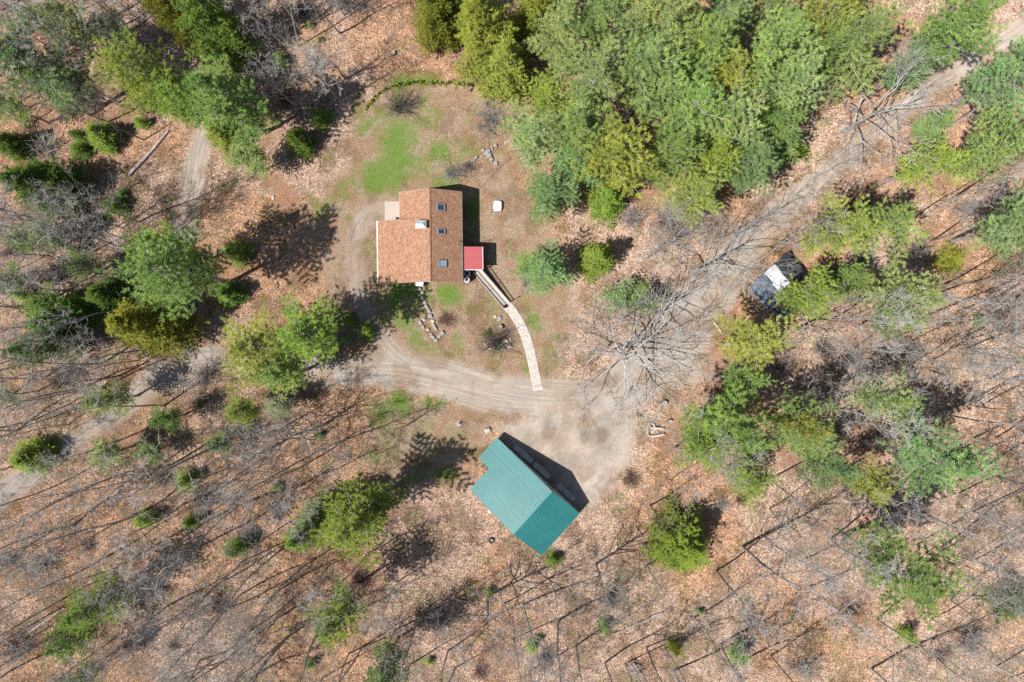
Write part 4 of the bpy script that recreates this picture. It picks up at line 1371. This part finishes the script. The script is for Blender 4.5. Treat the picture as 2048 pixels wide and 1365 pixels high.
# sheathing under the sheets
sh = MB()
sh.slab([(U1, -NOT, zn(U1) - .03), (0, -NOT, ZRD - .03), (0, 0, ZRD - .03), (U1, 0, zn(U1) - .03)], .1)
sh.slab([(U2, -DEP, zn(U2) - .03), (0, -DEP, ZRD - .03), (0, -NOT - .001, ZRD - .03), (U2, -NOT - .001, zn(U2) - .03)], .1)
sh.slab([(.001, -DEP, ZRD - .031), (UC, -DEP, zs(UC) - .03), (UC, 0, zs(UC) - .03), (.001, 0, ZRD - .031)], .1)
deck = sh.build('roof_deck', M['plank_dark'], gar)
n1 = Vector((-s1, 0, 1)).normalized(); d1 = Vector((-1, 0, -s1)).normalized()
n2 = Vector((s2, 0, 1)).normalized(); d2 = Vector((1, 0, -s2)).normalized()
NP = 8
wpan = DEP / NP
for i in range(NP):
    y0 = -DEP + wpan * i
    ulow = U2 if y0 + wpan / 2 < -NOT else U1
    if y0 < -NOT - .01 and -NOT + .01 < y0 + wpan:      # the sheet that meets the notch: two widths
        parts_ = [(y0, -NOT - y0, U2), (-NOT, y0 + wpan + NOT, U1)]
    else:
        parts_ = [(y0, wpan, ulow)]
    for yy, ww, uu in parts_:
        b = MB()
        ribbed(b, Vector((-.02, yy, ZRD)), d1, Vector((0, 1, 0)), n1, math.hypot(uu, s1 * uu), ww - .004)
        b.build('roof_panel', M['green_metal'], gar)
    b = MB()
    ribbed(b, Vector((.02, y0, ZRD)), d2, Vector((0, 1, 0)), n2, math.hypot(UC, s2 * UC), wpan - .004)
    b.build('roof_panel', M['green_metal'], gar)
b = MB()
b.slab([(-.24, -DEP - .02, ZRD - .03), (0, -DEP - .02, ZRD + .07), (0, .02, ZRD + .07), (-.24, .02, ZRD - .03)], .02)
b.slab([(0.001, -DEP - .02, ZRD + .07), (.24, -DEP - .02, ZRD - .055), (.24, .02, ZRD - .055), (0.001, .02, ZRD + .07)], .02)
b.build('ridge_cap', M['green_metal'], gar)
trimm = MB()
for y in (.015, -DEP - .015):
    u_ = U1 if y > 0 else U2
    trimm.bar((u_, y, zn(u_) - .06), (0, y, ZRD - .06), .03, .16)
    trimm.bar((0, y, ZRD - .06), (UC, y, zs(UC) - .06), .03, .16)
trimm.build('rake_trim', M['green_metal'], gar)
yf, yb, uw0, uw1 = -.30, -6.1, -6.45, 4.1
for y in (yf, yb):
    b = MB()
    pts = [(uw0, -.3), (uw1, -.3), (uw1, zs(uw1) - .15), (0, ZRD - .15), (uw0, zn(uw0) - .15)]
    k = len(b.v)
    b.v += [(x, y, z) for x, z in pts] + [(x, y + .12, z) for x, z in pts]
    b.f += [(0, 1, 2, 3, 4), (9, 8, 7, 6, 5)] + [(i, 5 + i, 5 + (i + 1) % 5, (i + 1) % 5) for i in range(5)]
    b.build('wall', M['siding'], gar)
MB().box(uw0 + .06, (yf + yb) / 2, .85, .12, yf - yb - .14, 2.3).build('wall', M['siding'], gar)
MB().box(uw1 - .06, (yf + yb) / 2, .9, .12, yf - yb - .14, 2.4).build('wall', M['siding'], gar)
for u, hgt in ((-4.75, 1.95), (-1.75, 2.05), (2.1, 2.05)):
    dr = MB().box(u, yf + .13, hgt / 2, 2.5, .05, hgt).build('garage_door', M['door'], gar)
    for k in range(4):
        MB().box(u, yf + .17, hgt * (k + .5) / 4, 2.36, .03, hgt / 4 - .05).build('door_panel', M['door'], dr)
    fr = MB()
    fr.box(u - 1.32, yf + .16, hgt / 2, .12, .08, hgt + .1)
    fr.box(u + 1.32, yf + .16, hgt / 2, .12, .08, hgt + .1)
    fr.box(u, yf + .16, hgt + .10, 2.76, .08, .12)
    fr.build('door_frame', M['white'], dr)
MB().bar((uw0, yf + .17, zn(uw0) - .32), (0, yf + .17, ZRD - .32), .05, .14).build('gable_board', M['white'], gar)
MB().bar((0, yf + .17, ZRD - .32), (uw1, yf + .17, zs(uw1) - .32), .05, .14).build('gable_board', M['white'], gar)
for u in (-3.2, .2, 3.75):
    MB().box(u, yf + .2, 1.55, .12, .12, .25).build('wall_lamp', M['white'], gar)
for u, y in ((U1 + .3, -.25), (U1 + .3, -NOT + .25)):
    MB().box(u, y, zn(u) / 2 - .15, .14, .14, zn(u) - .1).build('post', M['plank_dark'], gar)
pp = G(980, 1022, 2.6)
pl = gar.matrix_basis.inverted() @ Vector((pp.x, pp.y, 0)) if False else Matrix.Rotation(math.radians(42), 4, 'Z') @ Vector((pp.x - GB.x, pp.y - GB.y, 0))
MB().lathe(pl.x, min(pl.y, -DEP - .22), [(.09, .2), (.09, 2.6), (.19, 2.62), (.19, 2.70), (.05, 2.84)], 14).build('stove_pipe', M['white'], gar)
MB().box(pl.x, -DEP - .0, 2.0, .05, .3, .05).build('pipe_bracket', M['grey_metal'], gar)
for u, L_ in ((-4.6, 2.9), (-1.75, 2.5), (2.1, 2.7)):
    b = MB()
    n = 7
    pol = []
    for e in (1, -1):
        for i in range(n):
            th = -math.pi / 2 + math.pi * i / (n - 1)
            pol.append((e * (L_ / 2 - .25 + .25 * math.cos(th)), e * .33 * math.sin(th)))
    o = b.prism(pol, -.02, .09).build('door_apron', M['apron'])
    q = Matrix.Translation((GB.x, GB.y, 0)) @ Matrix.Rotation(math.radians(-42), 4, 'Z') @ Vector((u, .50, 0))
    o.location = (q.x, q.y, 0); o.rotation_euler.z = math.radians(-42)
    props(o, {-4.6: 'low concrete apron before the leftmost garage door', -1.75: 'low concrete apron before the middle garage door', 2.1: 'low concrete apron before the rightmost garage door'}[u], 'apron', 'aprons before garage doors')

# ================================================================= TARP SHED
SW = G(1498, 573, 2.0); SN = G(1574, 506, 2.0)
sa = math.atan2(SN.y - SW.y, SN.x - SW.x)
sL = math.hypot(SN.x - SW.x, SN.y - SW.y)
shed = empty('tarp_shed', (SW.x, SW.y, 0), sa, 'low shed roofed with black, white and blue grey tarps', 'shed')
SD = 3.7


def tarp(x0, x1, mat, name, zoff, seed, y1=-SD):
    rr = np.random.default_rng(seed)
    nx, ny = 14, 16
    b = MB()
    for j in range(ny + 1):
        for i in range(nx + 1):
            x = x0 + (x1 - x0) * i / nx
            y = y1 * j / ny
            z = 2.05 + .10 * (y / SD) * 3 + .07 * math.sin(x * 2.1 + seed) * math.sin(y * 1.7) + rr.normal(0, .012) + zoff
            b.v.append((x + .04 * math.sin(y * 3 + seed), y + .05 * math.sin(x * 2.5), z))
    for j in range(ny):
        for i in range(nx):
            a = j * (nx + 1) + i
            b.f.append((a + nx + 1, a + nx + 2, a + 1, a))
    o = b.build(name, mat, shed, smooth=True)
    md = o.modifiers.new('thickness', 'SOLIDIFY')
    md.thickness = .02
    return o


tarp(-.1, 2.35, M['tarp_blue'], 'tarp', 0, 1)
tarp(3.75, sL + .05, M['tarp_black'], 'tarp', 0, 2)
tarp(2.2, 3.85, M['tarp_white'], 'tarp', .05, 3, -2.9)
tarp(2.3, 3.8, M['tarp_black'], 'tarp', -.03, 4)
for x in (.1, sL / 2, sL - .1):
    for y in (-.12, -SD + .15):
        MB().box(x, y, .92 + .05 * y, .12, .12, 2.0 + .1 * y).build('post', M['plank_dark'], shed)
MB().bar((0, -.05, 1.93), (sL, -.05, 1.93), .1, .14).build('beam', M['plank_dark'], shed)
MB().bar((0, -SD + .1, 1.6), (sL, -SD + .1, 1.6), .1, .14).build('beam', M['plank_dark'], shed)
for i in range(12):
    MB().box(.05, -.35 - i * .28, .82, .04, .26, 1.5).build('wall_board', M['plank_dark'], shed)
for i in range(18):
    MB().box(.2 + i * .31, -SD + .08, .7, .29, .04, 1.3).build('wall_board', M['plank_dark'], shed)
g = G(1566, 627)
b = MB()
n = 12
for j in range(n + 1):
    for i in range(n + 1):
        x, y = i / n * 2 - 1, j / n * 2 - 1
        z = .55 * max(0, 1 - abs(x) ** 3) * max(0, 1 - abs(y) ** 3) + R.uniform(-.03, .03)
        b.v.append((x * .9, y * .6, z))
for j in range(n):
    for i in range(n):
        a = j * (n + 1) + i
        b.f.append((a, a + 1, a + n + 2, a + n + 1))
props(b.build('tarp_heap', M['tarp_bright'], None, (g.x, g.y, .05), .6, smooth=True), 'bright blue tarp over a small heap below the tarp shed', 'tarp')


# ================================================================= STONES, LOGS, GARDEN
def stone_line(name, label, lst, seed):
    c0 = G(lst[0][0], lst[0][1])
    w = empty(name, (c0.x, c0.y, 0), 0, label, 'stones')
    for i, (x, y, a, b_, h, rot, tan) in enumerate(lst):
        me = rock_mesh(seed + i, a / PPM * .92, b_ / PPM * .92, h, M['stone_tan'] if tan else M['stone'])
        g = G(x, y)
        link('stone', me, w, (g.x - c0.x, g.y - c0.y, h * .28), rot)
    return w


stone_line('stone_wall', 'low broken wall of pale stones at right edge of upper lawn',
           [(991, 292, 8, 8, .4, 0, 0), (984, 298, 5, 9, .35, .3, 0), (975, 305, 18, 10, .5, .75, 0), (966, 302, 9, 7, .4, .5, 0), (979, 312, 12, 11, .5, .2, 0), (983, 320, 9, 9, .45, .8, 0), (992, 327, 9, 9, .4, 0, 0), (964, 314, 9, 5, .3, .6, 0), (952, 317, 10, 7, .4, .7, 0), (946, 322, 7, 6, .3, 0, 0), (936, 330, 9, 5, .3, .7, 0), (928, 336, 7, 6, .3, 0, 0), (920, 344, 9, 6, .3, .9, 0), (914, 350, 6, 6, .3, 0, 0)], 700)
stone_line('stone_wall', 'crumbling line of grey stones running down from the house to drive',
           [(839, 579, 9, 7, .4, .2, 0), (845, 586, 9, 8, .4, .5, 0), (846, 596, 11, 8, .45, 1.2, 0), (850, 606, 9, 8, .4, .9, 0), (853, 614, 13, 8, .45, 2.1, 0), (858, 622, 12, 8, .4, 2.2, 0), (861, 633, 10, 10, .4, .4, 0), (857, 637, 8, 7, .35, .4, 0), (866, 643, 9, 8, .35, 0, 1), (869, 654, 8, 19, .4, .5, 0), (841, 646, 8, 12, .4, .4, 0), (846, 655, 9, 8, .35, 0, 0), (848, 640, 8, 6, .3, 0, 1), (884, 667, 13, 9, .4, .7, 0), (878, 673, 9, 8, .4, .2, 0), (865, 674, 13, 7, .35, -.6, 0), (872, 681, 10, 8, .35, 0, 0), (862, 668, 8, 5, .3, -.4, 0), (838, 590, 7, 6, .3, 0, 1), (856, 660, 7, 6, .3, 0, 1)], 730)
stone_line('stone_edging', 'small curved stone edging around the island shrub by the walkway',
           [(970, 689, 4, 7, .22, .5, 1), (974, 693, 5, 5, .2, 0, 1), (981, 698, 5, 4, .2, 0, 1), (986, 700, 5, 5, .2, 0, 1), (992, 702, 5, 4, .2, 0, 0), (998, 703, 5, 4, .2, 0, 0), (1004, 699, 6, 5, .25, 0, 0), (1009, 700, 4, 4, .2, 0, 1), (1013, 683, 8, 8, .35, .3, 1), (1007, 686, 4, 4, .2, 0, 1), (1018, 693, 11, 9, .3, .4, 0), (1001, 691, 9, 7, .3, .8, 0), (1021, 680, 6, 6, .25, 0, 0)], 760)
for x, y, a, b_, h, lab, tan in ((998.5, 637.5, 10, 11, .35, 'pale flat boulder in front of walkway bend', 0), (990, 634, 6, 7, .25, 'small tan stone touching the pale flat boulder', 1), (1108, 458, 7, 6, .3, 'small pale stone on dry lawn between house and pines', 0), (1117, 480, 6, 5, .3, 'small pale stone above the bluish pine near house', 0),
                                  (1222, 452, 13, 10, .5, 'tan boulder at the foot of the dense pine stand', 1), (1257, 470, 8, 6, .3, 'grey stone under the many branched leafless tree', 0), (1345, 440, 10, 9, .4, 'grey boulder under yellow green pine by the road', 0), (562, 330, 6, 5, .25, 'small tan stone near the top of the reddish soil patch', 1), (545, 395, 6, 8, .25, 'small tan stone left of the reddish soil patch', 1)):
    g = G(x, y)
    props(link('boulder', rock_mesh(int(x), a / PPM, b_ / PPM, h, M['stone_tan'] if tan else M['stone']), None, (g.x, g.y, gz(g.x, g.y) + h * .3), .3), lab, 'stone')
g = G(1000.5, 655)
bath = empty('bird_bath', (g.x, g.y, 0), 0, 'small pale round bowl on a foot beside the island shrub', 'bird bath')
MB().lathe(0, 0, [(.17, 0), (.10, .1), (.08, .32), (.14, .36)], 14).build('pedestal', M['stone'], bath, smooth=True)
MB().lathe(0, 0, [(.10, .34), (.27, .42), (.30, .48), (.26, .48), (.20, .43), (.02, .41)], 18).build('bowl', M['stone'], bath, smooth=True)

# island tree and tufts
c = G(987, 688)
t_ = empty('island_tree', (c.x, c.y, 0), 0, 'small many stemmed bare tree inside the stone edging', 'tree')
o = link('branches', make_shrub(520, M['bark_dark'], 70, 3.0, 1.9), t_)
o.scale = (1.15, 1.15, 1.45)
MB().tube([(0, 0, -.1), (.02, .01, .3)], [.14, .10], 8).build('trunk', M['bark_dark'], t_)


def grass_tuft(seed, n, h, rad):
    rng = np.random.default_rng(seed)
    P = np.stack([rng.normal(0, rad * .3, n), rng.normal(0, rad * .3, n), np.zeros(n)], -1)
    D = unit(np.stack([rng.normal(0, .6, n), rng.normal(0, .6, n), np.full(n, .75)], -1))
    return tufts(P, D, np.ones(n), 3, h, .05, .12, rng, M['leafbits'], 'leaves')


for k, (x, y, s, lab) in enumerate(((978, 672, 1.0, 'spiky green leaf clump left of the island tree'), (994, 697, .8, 'spiky green leaf clump inside the lower stone edging'), (1107, 1121, .8, 'low green leaf clump at the lower garage corner'))):
    g = G(x, y)
    o = link('leaf_clump', grass_tuft(800 + k, 90, .7, .9), None, (g.x, g.y, 0))
    o.scale = (s, s, s); o.color = (.13, .21, .045, 1)
    props(o, lab, 'plant')

# daffodils
daf = [(733, 219), (736, 213), (741, 207), (747, 201), (750, 196), (755, 192), (760, 187), (766, 183), (772, 179), (779, 177), (785, 175), (791, 172), (797, 170), (803, 168), (808, 170), (813, 166), (819, 168), (824, 163), (830, 165), (836, 163), (841, 166), (847, 164), (851, 166), (866, 167), (873, 165), (879, 168), (886, 166), (892, 169), (899, 166), (906, 163), (914, 167), (920, 168), (926, 169), (937, 170), (945, 170)]
lm = [grass_tuft(820 + i, 55, .42, .55) for i in range(3)]
fms = []
for i in range(3):
    rr = random.Random(830 + i)
    b = MB()
    for _ in range(6):
        x, y, z = rr.gauss(0, .18), rr.gauss(0, .16), rr.uniform(.32, .46)
        b.lathe(x, y, [(.02, z - .05), (.06, z), (.03, z + .012), (.035, z + .05)], 6)
    fms.append(b.mesh('blossoms', M['yellow']))
words_n = ['first', 'second', 'third', 'fourth', 'fifth', 'sixth', 'seventh', 'eighth', 'ninth', 'tenth', 'eleventh', 'twelfth', 'thirteenth', 'fourteenth', 'fifteenth', 'sixteenth', 'seventeenth', 'eighteenth', 'nineteenth', 'twentieth']
for i, (x, y) in enumerate(daf):
    g = G(x, y)
    wd = words_n[i] + ' from the left end' if i < 18 else words_n[len(daf) - 1 - i] + ' from the right end'
    o = empty('daffodil_clump', (g.x, g.y, 0), R.uniform(0, 6), f'yellow daffodil clump on the upper lawn edge, {wd}', 'flowers', 'daffodils edging the upper lawn')
    s = R.uniform(.45, .78)
    o.scale = (s, s, s)
    lf = link('leaves', lm[i % 3], o); lf.color = (.085, .17, .035, 1)
    if i % 5 not in (1, 3) and i < 33:
        link('blossoms', fms[i % 3], o)


# logs and wood
def log(px0, px1, r, mat, label, name='fallen_log', lift=0.0, wob=.06):
    a, b_ = G(*px0), G(*px1)
    rr = random.Random(int(px0[0] * 7 + px0[1]))
    n = 6
    pts = []
    for i in range(n + 1):
        p = a.lerp(b_, i / n)
        d = (b_ - a).normalized()
        pts.append(Vector((-d.y, d.x, 0)) * rr.uniform(-wob, wob) * (b_ - a).length * .25 + Vector((p.x - a.x, p.y - a.y, r * .8 + lift + gz(p.x, p.y))))
    return props(MB().tube(pts, [r * (1 - .4 * i / n) for i in range(n + 1)], 8).build(name, mat, None, (a.x, a.y, 0)), label, 'log')


log((261, 352), (339, 263), .21, M['wood_grey'], 'long grey fallen log on leaves left of the narrow lane', wob=.02)
log((719, 161), (694, 134), .09, M['wood_pale'], 'short pale fallen stick by the shaded wood edge', wob=.02)
log((1474, 597), (1428, 641), .10, M['wood_grey'], 'thin grey pole lying below left of the tarp shed', wob=.02)
log((1426, 643), (1444, 668), .18, M['wood_pale'], 'short pale log end beside the yellow green pine below shed', wob=.02)
log((1930, 232), (1893, 258), .17, M['wood_grey'], 'grey log beside the road near the upper right', wob=.03)
log((1075, 845 + 270), (990, 1152), .06, M['wood_grey'], 'thin fallen branch below the garage corner')
log((1180, 1200), (1135, 1250), .05, M['wood_grey'], 'thin fallen branch below right of the garage')
log((1325, 1225), (1225, 1270), .13, M['wood_grey'], 'grey fallen trunk lying below the round bright hemlock')
log((640, 1290), (720, 1215), .08, M['wood_grey'], 'fallen branch near the bottom left of the pines')
log((60, 1265), (130, 1215), .12, M['wood_grey'], 'grey fallen trunk in lower left corner')
log((1760, 1180), (1840, 1125), .09, M['wood_grey'], 'fallen branch under the big lower right pine')
log((1600, 500), (1650, 480), .12, M['wood_grey'], 'grey log right of the tarp shed roof')
dw = empty('driftwood', (G(1308, 858).x, G(1308, 858).y, 0), 0, 'bleached forked wood lying on leaves right of the gravel yard', 'wood')
c0 = G(1308, 858)
for k, pl_ in enumerate(([(1328, 869), (1312, 872), (1299, 873), (1295, 868), (1296, 858)], [(1304, 866), (1309, 858), (1308, 851), (1302, 846)], [(1326, 858), (1313, 856), (1298, 855)])):
    pts = [(G(*p).x - c0.x, G(*p).y - c0.y, .14 + .05 * k) for p in pl_]
    MB().tube(pts, [.15 - .02 * i for i in range(len(pts))], 7).build('limb', M['wood_pale'], dw)


def stump(x, y, r, h, label, mat=None):
    g = G(x, y)
    o = empty('tree_stump', (g.x, g.y, gz(g.x, g.y)), R.uniform(0, 6), label, 'stump')
    MB().lathe(0, 0, [(r * 1.35, -.1), (r * 1.1, .08), (r, h * .6), (r * .97, h)], 12).build('bark', mat or M['bark_dark'], o)
    MB().lathe(0, 0, [(r * .9, h - .01), (r * .9, h + .015), (r * .5, h + .02)], 12).build('cut_face', M['wood_grey'], o)


stump(787, 107, .27, .35, 'round cut stump above the daffodil row')
stump(1328, 806, .30, .55, 'dark stump right of the gravel yard, by green pines')
stump(1340, 843, .25, .45, 'dark stump between bleached wood and green pine')
g = G(975, 861)
rw = empty('root_wad', (g.x, g.y, 0), .3, 'pale upturned stump just above the garage left corner', 'stump')
link('core', rock_mesh(901, .75, .5, .45, M['wood_pale']), rw, (0, 0, .2))
for k in range(6):
    a = k * 1.05
    MB().tube([(0, 0, .2), (.3 * math.cos(a), .25 * math.sin(a), .3), (.5 * math.cos(a), .4 * math.sin(a), .22)], [.09, .06, .03], 5).build('root', M['wood_pale'], rw)
g = G(918, 848)
fg = empty('garden_ornament', (g.x, g.y, 0), 0, 'small white garden ornament on the grass above the garage', 'ornament')
MB().lathe(0, 0, [(.18, 0), (.16, .12), (.08, .2), (.12, .4), (.05, .55), (.08, .62), (.03, .72)], 12).build('figure', M['white'], fg, smooth=True)
MB().box(0, 0, .02, .45, .45, .08).build('base', M['stone'], fg)
g = G(983, 1081)
ty = empty('old_tyre', (g.x, g.y, gz(g.x, g.y)), 0, 'old black tyre lying on leaves below the garage', 'tyre')
MB().lathe(0, 0, [(.19, .02), (.30, .0), (.36, .07), (.36, .15), (.30, .22), (.19, .20), (.17, .11)], 18).build('tyre', M['rubber'], ty, smooth=True)
MB().lathe(0, 0, [(.18, .08), (.18, .14), (.05, .12)], 14).build('rim', M['grey_metal'], ty)
g = G(1272, 1343)
bp_ = empty('brush_pile', (g.x, g.y, 0), 0, 'pile of cut grey sticks near the bottom edge', 'brush pile')
rr = random.Random(55)
for k in range(26):
    a = rr.gauss(-.6, .5)
    L_ = rr.uniform(1.2, 2.6)
    x, y, z = rr.gauss(0, .5), rr.gauss(0, .35), rr.uniform(.05, .5)
    MB().tube([(x - math.cos(a) * L_ / 2, y - math.sin(a) * L_ / 2, z), (x, y, z + rr.uniform(0, .15)), (x + math.cos(a) * L_ / 2, y + math.sin(a) * L_ / 2, z)], [.04, .03, .015], 5).build('stick', M['wood_grey'], bp_)

write_labels()

# ================================================================= FOREST FLOOR STUFF
rng = np.random.default_rng(77)


def scatter(n, reject_lawn=.35, reject_road=.3):
    X = rng.uniform(-61, 61, n); Y = rng.uniform(-41, 41, n)
    r_, _, _, l_ = fields(X, Y)
    keep = (r_ < reject_road) & (l_ < reject_lawn)
    X, Y = X[keep], Y[keep]
    return X, Y, ground_z(X, Y, r_[keep], l_[keep])


# loose dead leaves
X, Y, Z = scatter(170000)
n = len(X)
a = rng.uniform(0, 6.28, n)
s = rng.uniform(.035, .075, n)
tl = rng.normal(0, .4, (n, 2))
ca, sa_ = np.cos(a) * s, np.sin(a) * s
P = np.stack([X, Y, Z + .045], -1)
e1 = np.stack([ca, sa_, s * tl[:, 0]], -1); e2 = np.stack([-sa_ * .6, ca * .6, s * tl[:, 1]], -1)
tri = np.stack([P - e1, P + e2, P + e1, P - e1, P + e1, P - e2], 1).reshape(-1, 3)
t = NT('dead_leaf')
c = t.ramp(t.attr('rnd'), [(0, (.14, .085, .055)), (.35, (.36, .225, .15)), (.7, (.54, .37, .265)), (1, (.76, .60, .48))])
M['dead_leaf'] = t.finish(t.n('BsdfPrincipled', {'Base Color': c, 'Roughness': .8, 'Specular IOR Level': .2}))
props(link('leaf_litter', mesh_from_tris('leaf_litter', tri, M['dead_leaf'], np.repeat(rng.uniform(0, 1, n), 6))), 'dry fallen leaves covering the forest floor', 'leaf litter', kind='stuff')

# thin whips, dead twigs and seedlings
X, Y, Z = scatter(4200)
b = MB()
rr = random.Random(91)
for x, y, z in zip(X, Y, Z):
    if rr.random() < .55:      # lying twig
        a = rr.uniform(0, 6.28); L_ = rr.uniform(.6, 2.4)
        d = Vector((math.cos(a), math.sin(a), 0))
        o = Vector((x, y, z + .05))
        b.tube([o, o + d * L_ * .5 + Vector((rr.gauss(0, .1), rr.gauss(0, .1), .05)), o + d * L_], [.022, .016, .006], 3, False)
    else:                       # standing whip
        h = rr.uniform(.8, 3.2)
        o = Vector((x, y, z - .05))
        top = o + Vector((rr.gauss(0, .25) * h, rr.gauss(0, .25) * h, h))
        midp = o.lerp(top, .5) + Vector((rr.gauss(0, .06), rr.gauss(0, .06), 0))
        b.tube([o, midp, top], [.016, .012, .006], 3, False)
        for _ in range(4):
            q = midp.lerp(top, rr.uniform(-.4, .9))
            b.tube([q, q + Vector((rr.gauss(0, .3), rr.gauss(0, .3), rr.uniform(.05, .3))) * h * .4], [.009, .005], 3, False)
props(b.build('twig_undergrowth', M['bark_grey']), 'thin dead twigs and leafless whips on the forest floor', 'undergrowth', kind='stuff')
